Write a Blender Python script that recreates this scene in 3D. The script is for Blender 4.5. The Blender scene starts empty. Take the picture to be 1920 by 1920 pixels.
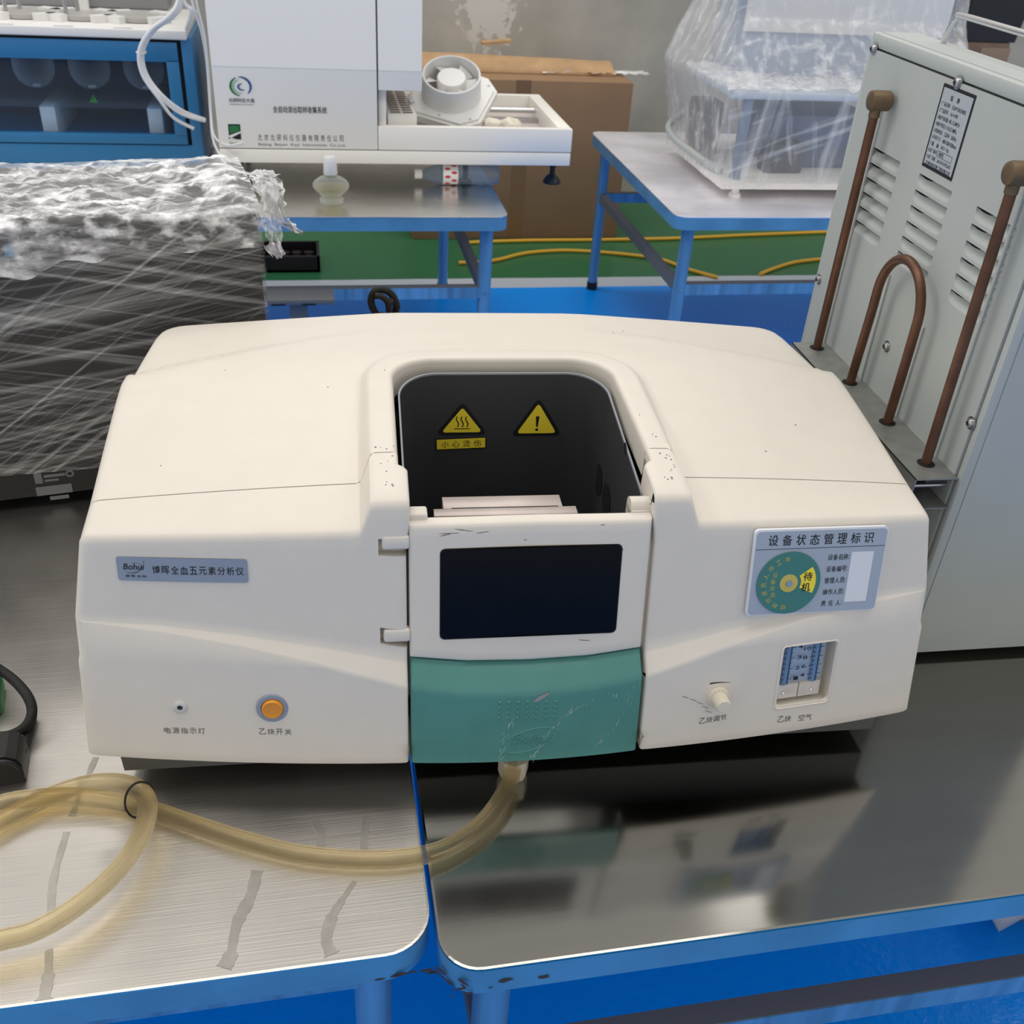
import bpy, bmesh, math, random
import numpy as np
from mathutils import Vector, Matrix, noise

random.seed(7)
S = bpy.context.scene
COL = S.collection
PI = math.pi

# ------------------------------------------------------------------ camera
FPX, PITCH, ROLL, YAW, CAMH = 1870.0, math.radians(33.49), math.radians(3.92), math.radians(-12.5), 1.6
TZ = 0.66                                   # height of every table top


def cam_axes():
    cp, sp = math.cos(PITCH), math.sin(PITCH)
    fw = np.array([0, cp, -sp]); up = np.array([0, sp, cp]); rt = np.array([1.0, 0, 0])
    r2 = math.cos(ROLL) * rt + math.sin(ROLL) * up
    u2 = -math.sin(ROLL) * rt + math.cos(ROLL) * up
    c, s = math.cos(YAW), math.sin(YAW)
    T = np.array([[c, -s, 0], [s, c, 0], [0, 0, 1]])
    return T @ r2, T @ u2, T @ fw


RT, UP, FW = cam_axes()
CO = np.array([0, 0, CAMH])
cam = bpy.data.cameras.new('camera')
camo = bpy.data.objects.new('camera', cam); COL.objects.link(camo)
mw = Matrix.Identity(4)
for i in range(3):
    mw[i][0], mw[i][1], mw[i][2], mw[i][3] = RT[i], UP[i], -FW[i], CO[i]
camo.matrix_world = mw
cam.sensor_width = 36.0
cam.lens = 36.0 * FPX / 1920.0
cam.clip_start, cam.clip_end = 0.05, 60
cam.dof.use_dof = True
cam.dof.focus_distance = 1.2
cam.dof.aperture_fstop = 12.0
S.camera = camo

# ------------------------------------------------------------------ light
wd = bpy.data.worlds.new('hall_light'); S.world = wd; wd.use_nodes = True
bg = wd.node_tree.nodes['Background']
bg.inputs[0].default_value = (1.0, 0.975, 0.94, 1); bg.inputs[1].default_value = 0.65


def area(name, loc, sx, sy, power, color=(1, 0.97, 0.93), target=None):
    l = bpy.data.lights.new(name, 'AREA'); l.shape = 'RECTANGLE'; l.size = sx; l.size_y = sy
    l.energy = power; l.color = color
    o = bpy.data.objects.new(name, l); COL.objects.link(o); o.location = loc
    d = Vector(target) - Vector(loc) if target else Vector((0, 0, -1))
    o.rotation_euler = d.to_track_quat('-Z', 'Y').to_euler()
    return o


area('overhead_light', (0.0, 1.15, 4.2), 3.4, 0.7, 35)
area('overhead_light', (3.4, 1.6, 4.2), 1.6, 0.7, 22)
area('overhead_light', (-3.3, 2.3, 4.2), 1.6, 0.9, 55)  # added fill, brightens the front of the sampler machine
area('overhead_light', (0.4, 4.55, 4.2), 3.0, 0.6, 48)  # added fill, brightens the back wall and rear tabletops
area('small_lamp', (2.03, 2.9, 4.2), 0.42, 0.36, 0.75)
S.view_settings.view_transform = 'Standard'
S.view_settings.look = 'None'
S.view_settings.gamma = 1.0
S.view_settings.use_curve_mapping = False
S.view_settings.exposure = 0.0


# ------------------------------------------------------------------ pixel helpers (1920 frame)
def ray(x, y): return RT * (x - 960) / FPX - UP * (y - 960) / FPX + FW
def onz(x, y, z):
    d = ray(x, y); return CO + d * ((z - CAMH) / d[2])
def onp(x, y, p, n):
    d = ray(x, y); n = np.array(n, float); return CO + d * (((np.array(p) - CO) @ n) / (d @ n))
def ony(x, y, Y): return onp(x, y, (0, Y, 0), (0, 1, 0))


# ------------------------------------------------------------------ materials
def srgb(r, g, b):
    f = lambda c: c / 12.92 if c <= 0.04045 else ((c + 0.055) / 1.055) ** 2.4
    return (f(r / 255), f(g / 255), f(b / 255), 1)


def mat(name, col, rough=0.5, metal=0.0, bump=0.0, bscale=300, var=0.0, vscale=8, spec=0.5, emit=0.0, stretch=None, aniso=0.0, coat=0.0):
    m = bpy.data.materials.new(name); m.use_nodes = True
    nt = m.node_tree; p = nt.nodes['Principled BSDF']
    p.inputs['Base Color'].default_value = col
    p.inputs['Roughness'].default_value = rough
    p.inputs['Metallic'].default_value = metal
    p.inputs['Specular IOR Level'].default_value = spec
    p.inputs['Coat Weight'].default_value = coat
    p.inputs['Anisotropic'].default_value = aniso
    tc = nt.nodes.new('ShaderNodeTexCoord')
    src = tc.outputs['Object']
    if stretch:
        mp = nt.nodes.new('ShaderNodeMapping'); mp.inputs['Scale'].default_value = stretch
        nt.links.new(src, mp.inputs[0]); src = mp.outputs[0]
    if var > 0:
        n = nt.nodes.new('ShaderNodeTexNoise'); n.inputs['Scale'].default_value = vscale; n.inputs['Detail'].default_value = 6
        nt.links.new(src, n.inputs['Vector'])
        r = nt.nodes.new('ShaderNodeMapRange')
        r.inputs['From Min'].default_value = 0.3; r.inputs['From Max'].default_value = 0.7
        r.inputs['To Min'].default_value = 1 - var; r.inputs['To Max'].default_value = 1 + var
        nt.links.new(n.outputs['Fac'], r.inputs['Value'])
        mx = nt.nodes.new('ShaderNodeVectorMath'); mx.operation = 'SCALE'
        mx.inputs[0].default_value = col[:3]
        nt.links.new(r.outputs[0], mx.inputs['Scale'])
        nt.links.new(mx.outputs[0], p.inputs['Base Color'])
    if bump > 0:
        n2 = nt.nodes.new('ShaderNodeTexNoise'); n2.inputs['Scale'].default_value = bscale; n2.inputs['Detail'].default_value = 4
        nt.links.new(src, n2.inputs['Vector'])
        b = nt.nodes.new('ShaderNodeBump'); b.inputs['Strength'].default_value = bump; b.inputs['Distance'].default_value = 0.002
        nt.links.new(n2.outputs['Fac'], b.inputs['Height'])
        nt.links.new(b.outputs[0], p.inputs['Normal'])
    if emit:
        p.inputs['Emission Color'].default_value = col; p.inputs['Emission Strength'].default_value = emit
    return m


def glassy(name, tint, lo, hi, body=(0.8, 0.8, 0.8, 1), rough=0.06, streak=None, bump=0.0, bscale=40):
    """thin clear sheet: transparent mixed with a glossy body; edges (grazing) and streaks are denser"""
    m = bpy.data.materials.new(name); m.use_nodes = True
    nt = m.node_tree; nd = nt.nodes; lk = nt.links
    p = nd['Principled BSDF']; out = nd['Material Output']
    p.inputs['Base Color'].default_value = body; p.inputs['Roughness'].default_value = rough
    p.inputs['Specular IOR Level'].default_value = 0.8
    t = nd.new('ShaderNodeBsdfTransparent'); t.inputs[0].default_value = tint
    lw = nd.new('ShaderNodeLayerWeight'); lw.inputs[0].default_value = 0.35
    r = nd.new('ShaderNodeMapRange'); r.inputs['To Min'].default_value = lo; r.inputs['To Max'].default_value = hi
    lk.new(lw.outputs['Facing'], r.inputs['Value'])
    fac = r.outputs[0]
    tc = nd.new('ShaderNodeTexCoord')
    if streak:
        for (rot, sc, a, b_, amt) in streak:
            mp = nd.new('ShaderNodeMapping'); mp.vector_type = 'TEXTURE'; mp.inputs['Rotation'].default_value = rot; mp.inputs['Scale'].default_value = [1 / c_ for c_ in sc]
            lk.new(tc.outputs['Object'], mp.inputs[0])
            n = nd.new('ShaderNodeTexNoise'); n.inputs['Scale'].default_value = 1.0; n.inputs['Detail'].default_value = 3
            lk.new(mp.outputs[0], n.inputs['Vector'])
            q = nd.new('ShaderNodeMapRange'); q.inputs['From Min'].default_value = a; q.inputs['From Max'].default_value = b_
            q.inputs['To Min'].default_value = 0; q.inputs['To Max'].default_value = amt
            lk.new(n.outputs['Fac'], q.inputs['Value'])
            ad = nd.new('ShaderNodeMath'); ad.operation = 'ADD'; ad.use_clamp = True
            lk.new(fac, ad.inputs[0]); lk.new(q.outputs[0], ad.inputs[1]); fac = ad.outputs[0]
    if bump:
        n2 = nd.new('ShaderNodeTexNoise'); n2.inputs['Scale'].default_value = bscale; n2.inputs['Detail'].default_value = 3
        lk.new(tc.outputs['Object'], n2.inputs['Vector'])
        b = nd.new('ShaderNodeBump'); b.inputs['Strength'].default_value = bump; b.inputs['Distance'].default_value = 0.01
        lk.new(n2.outputs['Fac'], b.inputs['Height']); lk.new(b.outputs[0], p.inputs['Normal'])
    mx = nd.new('ShaderNodeMixShader')
    lk.new(fac, mx.inputs[0]); lk.new(t.outputs[0], mx.inputs[1]); lk.new(p.outputs[0], mx.inputs[2])
    lk.new(mx.outputs[0], out.inputs['Surface'])
    return m


CREAM = mat('cream_paint', srgb(225, 218, 207), 0.42, bump=0.12, bscale=900, var=0.015, vscale=30)
TEAL = mat('teal_paint', srgb(78, 138, 130), 0.42, bump=0.12, bscale=900, var=0.06, vscale=20)
DARKGREY = mat('dark_grey_paint', srgb(96, 98, 100), 0.5)
BLACKINT = mat('black_liner_paint', srgb(62, 63, 66), 0.5, bump=0.1, bscale=700)
LINEREDGE = mat('liner_cut_edge', srgb(150, 155, 162), 0.5)
BLACK = mat('black_plastic', srgb(24, 24, 25), 0.45)
RUBBER = mat('black_rubber', srgb(20, 20, 20), 0.7)
PANE = mat('dark_window', srgb(9, 9, 14), 0.16, spec=0.14, var=0.2, vscale=40)
INK = mat('black_ink', srgb(18, 20, 26), 0.6)
GREYINK = mat('grey_ink', srgb(92, 92, 90), 0.6)
YELLOW = mat('yellow_sign', srgb(255, 230, 60), 0.5)
YELLOWD = mat('muted_yellow', srgb(206, 190, 96), 0.5)
SILVERB = mat('silver_blue_label', srgb(142, 153, 171), 0.42, metal=0.0, var=0.04, vscale=20)
CARD = mat('status_card_face', srgb(170, 180, 194), 0.4, var=0.03, vscale=10)
CARDW = mat('white_card_plastic', srgb(232, 234, 238), 0.4)
DISCG = mat('green_disc', srgb(66, 128, 120), 0.4)
STEEL = mat('bare_steel', srgb(190, 190, 192), 0.28, metal=1.0)
CHROME = mat('chrome', srgb(215, 215, 216), 0.14, metal=1.0)
AMBER = mat('amber_lens', srgb(226, 146, 30), 0.15)
IVORY = mat('ivory_plastic', srgb(222, 214, 196), 0.45)
BURNER = mat('burner_metal', srgb(205, 192, 186), 0.4, metal=0.3, var=0.08, vscale=30)
WHITE = mat('white_plastic', srgb(232, 231, 229), 0.4)
WHITE2 = mat('white_enamel', srgb(244, 241, 234), 0.4, var=0.01, vscale=5)
WHITEBAND = mat('pale_grey_enamel', srgb(205, 206, 203), 0.4)
GREYP = mat('grey_powder_coat', srgb(180, 186, 184), 0.5, bump=0.15, bscale=800, var=0.02, vscale=12)
COPPER = mat('aged_copper', srgb(104, 72, 54), 0.42, metal=0.55, var=0.25, vscale=25)
BRASS = mat('aged_brass', srgb(112, 94, 72), 0.5, metal=0.5, var=0.2, vscale=60)
ZINC = mat('zinc_bracket', srgb(152, 154, 150), 0.45, metal=0.6, var=0.12, vscale=40)
BLUEFILM = mat('blue_edge_film', srgb(88, 146, 186), 0.3, metal=0.05, var=0.16, vscale=9)
BLUELEG = mat('blue_filmed_leg', srgb(100, 150, 188), 0.28, metal=0.2, var=0.3, vscale=1.0, stretch=(40, 40, 2))
BLUEBOX = mat('blue_enamel', srgb(42, 116, 168), 0.4, var=0.04, vscale=5)
NAVY = mat('navy_inside', srgb(26, 48, 84), 0.5, var=0.15, vscale=6)
CARDBOARD = mat('cardboard', srgb(152, 120, 90), 0.75, var=0.06, vscale=7)
CARDBOARD2 = mat('pale_cardboard', srgb(184, 150, 112), 0.75, var=0.12, vscale=14)
TAPE = mat('brown_tape', srgb(138, 104, 70), 0.35)
YCABLE = mat('yellow_cable', srgb(228, 176, 50), 0.5)
GREEN = mat('logo_green', srgb(40, 120, 66), 0.5)
NAVYINK = mat('logo_blue', srgb(52, 82, 140), 0.5)
PALEGREEN = mat('logo_pale_green', srgb(150, 190, 168), 0.5)
BLUETAG = mat('blue_tag', srgb(90, 170, 210), 0.5)
SCRATCH = mat('pale_scratch', srgb(150, 190, 184), 0.6)
SCRATCHG = mat('grey_scratch', srgb(150, 150, 150), 0.6)
DIRT = mat('dark_scuff', srgb(96, 92, 86), 0.7)
RED = mat('red_print', srgb(196, 40, 48), 0.5)
BROWNCLOTH = mat('brown_carton', srgb(120, 100, 84), 0.8, var=0.2, vscale=12)
TISSUE = mat('cream_tissue', srgb(236, 230, 214), 0.7)
RUST = mat('rust', srgb(70, 56, 50), 0.8)
GAPSHADE = mat('gap_shade_black', srgb(14, 14, 15), 0.8)  # near-black colour standing in for shade in gaps and holes
GREYMETAL = mat('grey_stand_metal', srgb(104, 104, 104), 0.5)
BROWNDARK = mat('dark_brown_crate', srgb(30, 22, 24), 0.6)
SCALEP = mat('flowmeter_scale', srgb(160, 178, 204), 0.35)
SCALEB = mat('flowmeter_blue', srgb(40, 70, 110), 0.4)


def steel_top(name, col, rough, stretch, bump, var, blotch):
    m = mat(name, col, rough, 1.0, bump=bump, bscale=1.0, var=var, vscale=1.0, stretch=stretch)
    nt = m.node_tree; p = nt.nodes['Principled BSDF']
    tc = nt.nodes.new('ShaderNodeTexCoord')
    n = nt.nodes.new('ShaderNodeTexNoise'); n.inputs['Scale'].default_value = 5; n.inputs['Detail'].default_value = 3
    nt.links.new(tc.outputs['Object'], n.inputs['Vector'])
    r = nt.nodes.new('ShaderNodeMapRange'); r.inputs['From Min'].default_value = .35; r.inputs['From Max'].default_value = .65
    r.inputs['To Min'].default_value = rough - blotch; r.inputs['To Max'].default_value = rough + blotch
    nt.links.new(n.outputs['Fac'], r.inputs['Value']); nt.links.new(r.outputs[0], p.inputs['Roughness'])
    return m


BRUSHED = steel_top('brushed_steel', srgb(206, 201, 194), 0.36, (5, 520, 6), 0.10, 0.07, 0.05)
FILMED = steel_top('filmed_steel', srgb(150, 148, 142), 0.13, (4, 60, 4), 0.02, 0.03, 0.03)
REARSTEEL = steel_top('rear_steel', srgb(222, 220, 216), 0.25, (4, 200, 4), 0.08, 0.05, 0.06)

FILM = glassy('stretch_film', (1, 1, 1, 1), 0.02, 0.22, (0.80, 0.80, 0.80, 1), 0.2, [
    ((0, -0.10, 0), (1.3, 4, 62), 0.51, 0.80, 0.46), ((0, 0.22, 0), (1.6, 4, 115), 0.53, 0.80, 0.42), ((0, -0.22, 0), (2.4, 4, 190), 0.53, 0.80, 0.34),
    ((0, -0.62, 0), (1.8, 4, 140), 0.56, 0.82, 0.45), ((0, 0.05, 0), (2.5, 4, 24), 0.62, 0.85, 0.25)], bump=0.35, bscale=30)
FILMTOP = glassy('crumpled_film', (1, 1, 1, 1), 0.06, 0.4, (0.93, 0.93, 0.95, 1), 0.22, [
    ((0, 0, 0.25), (9, 46, 46), 0.47, 0.68, 0.7), ((0, 0, -0.55), (10, 50, 50), 0.52, 0.70, 0.6), ((0, 0, 1.1), (12, 40, 40), 0.55, 0.72, 0.5)], bump=0.7, bscale=55)
FILMHAZE = glassy('hazy_film', (1, 1, 1, 1), 0.15, 0.6, (0.80, 0.81, 0.83, 1), 0.2, [
    ((0, 0.16, 0), (26, 26, 1.6), 0.50, 0.80, 0.5), ((0, 1.25, 0), (30, 30, 1.6), 0.56, 0.80, 0.55), ((0, -0.25, 0), (34, 34, 2.0), 0.57, 0.8, 0.45)], bump=0.5, bscale=16)
TAILFILM = glassy('hanging_film', (1, 1, 1, 1), 0.22, 0.7, (0.95, 0.95, 0.97, 1), 0.35, [((0, 0, 0.1), (60, 60, 8), 0.48, 0.70, 0.6)], bump=0.3, bscale=50)
RRSTEEL = steel_top('window_lit_steel', srgb(244, 242, 248), 0.5, (4, 200, 4), 0.08, 0.06, 0.06)  # lighter copy of the rear steel, colour stands for window reflections
GLASS = glassy('clear_glass', (0.96, 0.98, 0.97, 1), 0.04, 0.65, (0.75, 0.78, 0.8, 1), 0.05)
PANEGLASS = glassy('clear_pane', (0.86, 0.92, 0.98, 1), 0.03, 0.25, (0.5, 0.56, 0.62, 1), 0.08)
def hose_mat(name, tint, fac, ior, rough, glass):
    m = bpy.data.materials.new(name); m.use_nodes = True; nt = m.node_tree; nd = nt.nodes
    t = nd.new('ShaderNodeBsdfTransparent'); t.inputs[0].default_value = tint
    g = nd.new('ShaderNodeBsdfGlass'); g.inputs['Color'].default_value = glass; g.inputs['IOR'].default_value = ior; g.inputs['Roughness'].default_value = rough
    d = nd.new('ShaderNodeBsdfTranslucent'); d.inputs[0].default_value = glass
    m2 = nd.new('ShaderNodeMixShader'); m2.inputs[0].default_value = .22; nt.links.new(g.outputs[0], m2.inputs[1]); nt.links.new(d.outputs[0], m2.inputs[2])
    mx = nd.new('ShaderNodeMixShader'); mx.inputs[0].default_value = fac
    nt.links.new(t.outputs[0], mx.inputs[1]); nt.links.new(m2.outputs[0], mx.inputs[2]); nt.links.new(mx.outputs[0], nd['Material Output'].inputs['Surface'])
    return m
HOSE = hose_mat('amber_clear_hose', (0.97, 0.93, 0.81, 1), .55, 1.36, .03, (1, 0.95, 0.83, 1))
HOSEIN = hose_mat('hose_bore', (0.98, 0.95, 0.87, 1), .5, 1.2, .05, (1, 0.98, 0.92, 1))
WTUBE = mat('white_tubing', srgb(228, 230, 232), 0.35)
LIQ = glassy('pale_spirit', (0.93, 0.9, 0.74, 1), 0.08, 0.3, srgb(214, 206, 170), 0.1)


# ------------------------------------------------------------------ mesh builder
class MB:
    def __init__(s): s.v = []; s.f = []
    def add(s, vs, fs, M=None):
        o = len(s.v)
        if M is not None: vs = [M @ Vector(v) for v in vs]
        s.v += [tuple(v) for v in vs]; s.f += [tuple(i + o for i in f) for f in fs]; return s
    def box(s, a, b, M=None, r=0.0, seg=2):
        x0, y0, z0 = a; x1, y1, z1 = b
        vs = [(x0, y0, z0), (x1, y0, z0), (x1, y1, z0), (x0, y1, z0), (x0, y0, z1), (x1, y0, z1), (x1, y1, z1), (x0, y1, z1)]
        fs = [(3, 2, 1, 0), (4, 5, 6, 7), (0, 1, 5, 4), (1, 2, 6, 5), (2, 3, 7, 6), (3, 0, 4, 7)]
        if r > 0:
            bm = bmesh.new(); bv = [bm.verts.new(v) for v in vs]
            for f in fs: bm.faces.new([bv[i] for i in f])
            bmesh.ops.bevel(bm, geom=bm.edges[:], offset=r, segments=seg, profile=0.5, affect='EDGES', clamp_overlap=True)
            bm.verts.index_update()
            vs = [v.co.copy() for v in bm.verts]; fs = [[v.index for v in f.verts] for f in bm.faces]; bm.free()
        return s.add(vs, fs, M)
    def cyl(s, p0, p1, r0, r1=None, n=24, M=None, caps=True):
        r1 = r0 if r1 is None else r1
        p0, p1 = Vector(p0), Vector(p1); d = (p1 - p0).normalized()
        a = d.orthogonal().normalized(); b = d.cross(a)
        vs = []
        for p, r in ((p0, r0), (p1, r1)):
            for i in range(n):
                t = 2 * PI * i / n; vs.append(p + (a * math.cos(t) + b * math.sin(t)) * r)
        fs = [(i, (i + 1) % n, n + (i + 1) % n, n + i) for i in range(n)]
        if caps: fs += [tuple(range(n - 1, -1, -1)), tuple(range(n, 2 * n))]
        return s.add(vs, fs, M)
    def tube(s, pts, r, n=12, closed=False, M=None, caps=True):
        pts = [Vector(p) for p in pts]; N = len(pts); vs = []; fs = []
        prev = None
        for i, p in enumerate(pts):
            if closed: t = (pts[(i + 1) % N] - pts[i - 1]).normalized()
            else: t = (pts[min(i + 1, N - 1)] - pts[max(i - 1, 0)]).normalized()
            if prev is None: a = t.orthogonal().normalized()
            else:
                a = prev - t * prev.dot(t); a.normalize()
            prev = a; b = t.cross(a); rr = r[i] if isinstance(r, (list, tuple)) else r
            for k in range(n):
                th = 2 * PI * k / n; vs.append(p + (a * math.cos(th) + b * math.sin(th)) * rr)
        M2 = N if closed else N - 1
        for i in range(M2):
            j = (i + 1) % N
            for k in range(n):
                fs.append((i * n + k, i * n + (k + 1) % n, j * n + (k + 1) % n, j * n + k))
        if caps and not closed:
            fs += [tuple(range(n - 1, -1, -1)), tuple((N - 1) * n + k for k in range(n))]
        return s.add(vs, fs, M)
    def lathe(s, prof, n=32, M=None, c=(0, 0, 0)):
        vs = []; fs = []
        for (r, z) in prof:
            for k in range(n):
                t = 2 * PI * k / n; vs.append((c[0] + r * math.cos(t), c[1] + r * math.sin(t), c[2] + z))
        for i in range(len(prof) - 1):
            for k in range(n):
                fs.append((i * n + k, i * n + (k + 1) % n, (i + 1) * n + (k + 1) % n, (i + 1) * n + k))
        return s.add(vs, fs, M)
    def grid(s, fn, nu, nv, M=None, flip=False):
        vs = [fn(i, j) for i in range(nu) for j in range(nv)]
        fs = []
        for i in range(nu - 1):
            for j in range(nv - 1):
                q = (i * nv + j, (i + 1) * nv + j, (i + 1) * nv + j + 1, i * nv + j + 1)
                fs.append(q[::-1] if flip else q)
        return s.add(vs, fs, M)
    def prism(s, poly, z0, z1, M=None):
        n = len(poly)
        vs = [(x, y, z0) for x, y in poly] + [(x, y, z1) for x, y in poly]
        fs = [tuple(range(n - 1, -1, -1)), tuple(range(n, 2 * n))] + [(i, (i + 1) % n, n + (i + 1) % n, n + i) for i in range(n)]
        return s.add(vs, fs, M)
    def ribbon(s, pts, widths, up=(0, 0, 1)):
        """thin flat strip following points (dirt, scratches, tape)"""
        pts = [Vector(p) for p in pts]; upv = Vector(up); vs = []
        for i, p in enumerate(pts):
            t = (pts[min(i + 1, len(pts) - 1)] - pts[max(i - 1, 0)]).normalized()
            n = t.cross(upv).normalized(); w = widths[i] if isinstance(widths, (list, tuple)) else widths
            vs += [p - n * w / 2, p + n * w / 2]
        return s.add(vs, [(2 * i, 2 * i + 1, 2 * i + 3, 2 * i + 2) for i in range(len(pts) - 1)])
    def build(s, name, material, parent=None, smooth=40, label=None, fix=True):
        me = bpy.data.meshes.new(name); me.from_pydata(s.v, [], s.f); me.validate()
        if fix:
            bm = bmesh.new(); bm.from_mesh(me)
            bmesh.ops.remove_doubles(bm, verts=bm.verts[:], dist=1e-6)
            bmesh.ops.recalc_face_normals(bm, faces=bm.faces[:]); bm.to_mesh(me); bm.free()
        if smooth:
            me.polygons.foreach_set('use_smooth', [True] * len(me.polygons))
            me.set_sharp_from_angle(angle=math.radians(smooth))
        me.materials.append(material)
        o = bpy.data.objects.new(name, me); COL.objects.link(o)
        if parent is not None: o.parent = parent
        if label: o['label'] = label
        return o


def tag(o, label, cat, group=None):
    o['label'] = label; o['category'] = cat
    if group: o['group'] = group
    return o


def thing(name, label, cat, loc=(0, 0, 0), rz=0.0, group=None, M=None):
    o = bpy.data.objects.new(name, None); COL.objects.link(o); o.empty_display_size = 0.05
    if M is not None: o.matrix_world = M
    else: o.location = loc; o.rotation_euler = (0, 0, rz)
    return tag(o, label, cat, group)


def struct(o): o['kind'] = 'structure'; return o


def spline(pts, n=12, closed=False):
    P = [Vector(p) for p in pts]; N = len(P); out = []
    rng = range(N) if closed else range(N - 1)
    for i in rng:
        if closed: a, b, c, d = P[i - 1], P[i], P[(i + 1) % N], P[(i + 2) % N]
        else: a, b, c, d = P[max(i - 1, 0)], P[i], P[i + 1], P[min(i + 2, N - 1)]
        for k in range(n):
            t = k / n
            out.append(0.5 * ((2 * b) + (c - a) * t + (2 * a - 5 * b + 4 * c - d) * t * t + (3 * b - a - 3 * c + d) * t ** 3))
    if not closed: out.append(P[-1])
    return out


def rrect(x0, y0, x1, y1, r, n=6):
    out = []
    for cx, cy, a in ((x1 - r, y1 - r, 0), (x0 + r, y1 - r, PI / 2), (x0 + r, y0 + r, PI), (x1 - r, y0 + r, 1.5 * PI)):
        for k in range(n + 1):
            t = a + PI / 2 * k / n; out.append((cx + r * math.cos(t), cy + r * math.sin(t)))
    return out


_tc = bpy.data.curves.new('lettering', 'FONT'); _to = bpy.data.objects.new('lettering', _tc); COL.objects.link(_to)


def text_geo(body, bold=0.0, spacing=1.0):
    _tc.body = body; _tc.offset = bold; _tc.space_character = spacing; _tc.resolution_u = 3
    dg = bpy.context.evaluated_depsgraph_get(); dg.update()
    me = bpy.data.meshes.new_from_object(_to.evaluated_get(dg))
    vs = [tuple(v.co[:2]) for v in me.vertices]; fs = [tuple(p.vertices) for p in me.polygons]
    bpy.data.meshes.remove(me)
    return vs, fs


def text_fit(mb, body, u0, v0, u1, v1, fn, bold=0.0, spacing=1.0, shear=0.0):
    """writes body into the box u0..u1, v0..v1 of a surface; fn(u, v) -> point on that surface"""
    vs, fs = text_geo(body, bold, spacing)
    if not vs: return
    xs = [p[0] for p in vs]; ys = [p[1] for p in vs]
    a, b, c, d = min(xs), max(xs), min(ys), max(ys)
    out = []
    for x, y in vs:
        ty = (y - c) / (d - c or 1); tx = (x - a) / (b - a or 1) + shear * ty
        out.append(fn(u0 + (u1 - u0) * tx, v0 + (v1 - v0) * ty))
    mb.add(out, fs)


# ------------------------------------------------------------------ setting
fm = bpy.data.materials.new('painted_floor'); fm.use_nodes = True
nt = fm.node_tree; pb = nt.nodes['Principled BSDF']
tc = nt.nodes.new('ShaderNodeTexCoord'); sp = nt.nodes.new('ShaderNodeSeparateXYZ'); nt.links.new(tc.outputs['Object'], sp.inputs[0])
wob = nt.nodes.new('ShaderNodeTexNoise'); wob.inputs['Scale'].default_value = 3
nt.links.new(tc.outputs['Object'], wob.inputs['Vector'])
wm = nt.nodes.new('ShaderNodeMath'); wm.operation = 'MULTIPLY_ADD'; wm.inputs[1].default_value = 0.012
nt.links.new(wob.outputs['Fac'], wm.inputs[0]); nt.links.new(sp.outputs['Y'], wm.inputs[2])
def gt(v):
    n = nt.nodes.new('ShaderNodeMath'); n.operation = 'GREATER_THAN'; n.inputs[1].default_value = v
    nt.links.new(wm.outputs[0], n.inputs[0]); return n
m1 = nt.nodes.new('ShaderNodeMix'); m1.data_type = 'RGBA'; m2 = nt.nodes.new('ShaderNodeMix'); m2.data_type = 'RGBA'
m1.inputs['A'].default_value = srgb(8, 152, 252); m1.inputs['B'].default_value = srgb(196, 204, 212)
m2.inputs['B'].default_value = srgb(52, 112, 74)
nt.links.new(gt(4.125).outputs[0], m1.inputs['Factor']); nt.links.new(gt(4.24).outputs[0], m2.inputs['Factor'])
nt.links.new(m1.outputs['Result'], m2.inputs['A']); nt.links.new(m2.outputs['Result'], pb.inputs['Base Color'])
pb.inputs['Roughness'].default_value = 0.22; pb.inputs['Specular IOR Level'].default_value = 0.22
bn = nt.nodes.new('ShaderNodeTexNoise'); bn.inputs['Scale'].default_value = 45; bn.inputs['Detail'].default_value = 3
nt.links.new(tc.outputs['Object'], bn.inputs['Vector'])
bp = nt.nodes.new('ShaderNodeBump'); bp.inputs['Strength'].default_value = 0.25; bp.inputs['Distance'].default_value = 0.01
nt.links.new(bn.outputs['Fac'], bp.inputs['Height']); nt.links.new(bp.outputs[0], pb.inputs['Normal'])
struct(MB().box((-5, -3, -0.1), (7, 5.4, 0)).build('floor', fm, smooth=0))

wm_ = mat('raw_concrete', srgb(180, 175, 166), 0.85, bump=0.5, bscale=18, var=0.16, vscale=3.2)
nt = wm_.node_tree; pb = nt.nodes['Principled BSDF']
src = pb.inputs['Base Color'].links[0].from_socket
tc = nt.nodes.new('ShaderNodeTexCoord')
n1 = nt.nodes.new('ShaderNodeTexNoise'); n1.inputs['Scale'].default_value = 26; n1.inputs['Detail'].default_value = 5
nt.links.new(tc.outputs['Object'], n1.inputs['Vector'])
r1 = nt.nodes.new('ShaderNodeMapRange'); r1.inputs['From Min'].default_value = 0.66; r1.inputs['From Max'].default_value = 0.72
nt.links.new(n1.outputs['Fac'], r1.inputs['Value'])
mx = nt.nodes.new('ShaderNodeMix'); mx.data_type = 'RGBA'; mx.inputs['B'].default_value = srgb(176, 172, 166)
nt.links.new(r1.outputs[0], mx.inputs['Factor']); nt.links.new(src, mx.inputs['A'])
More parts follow.
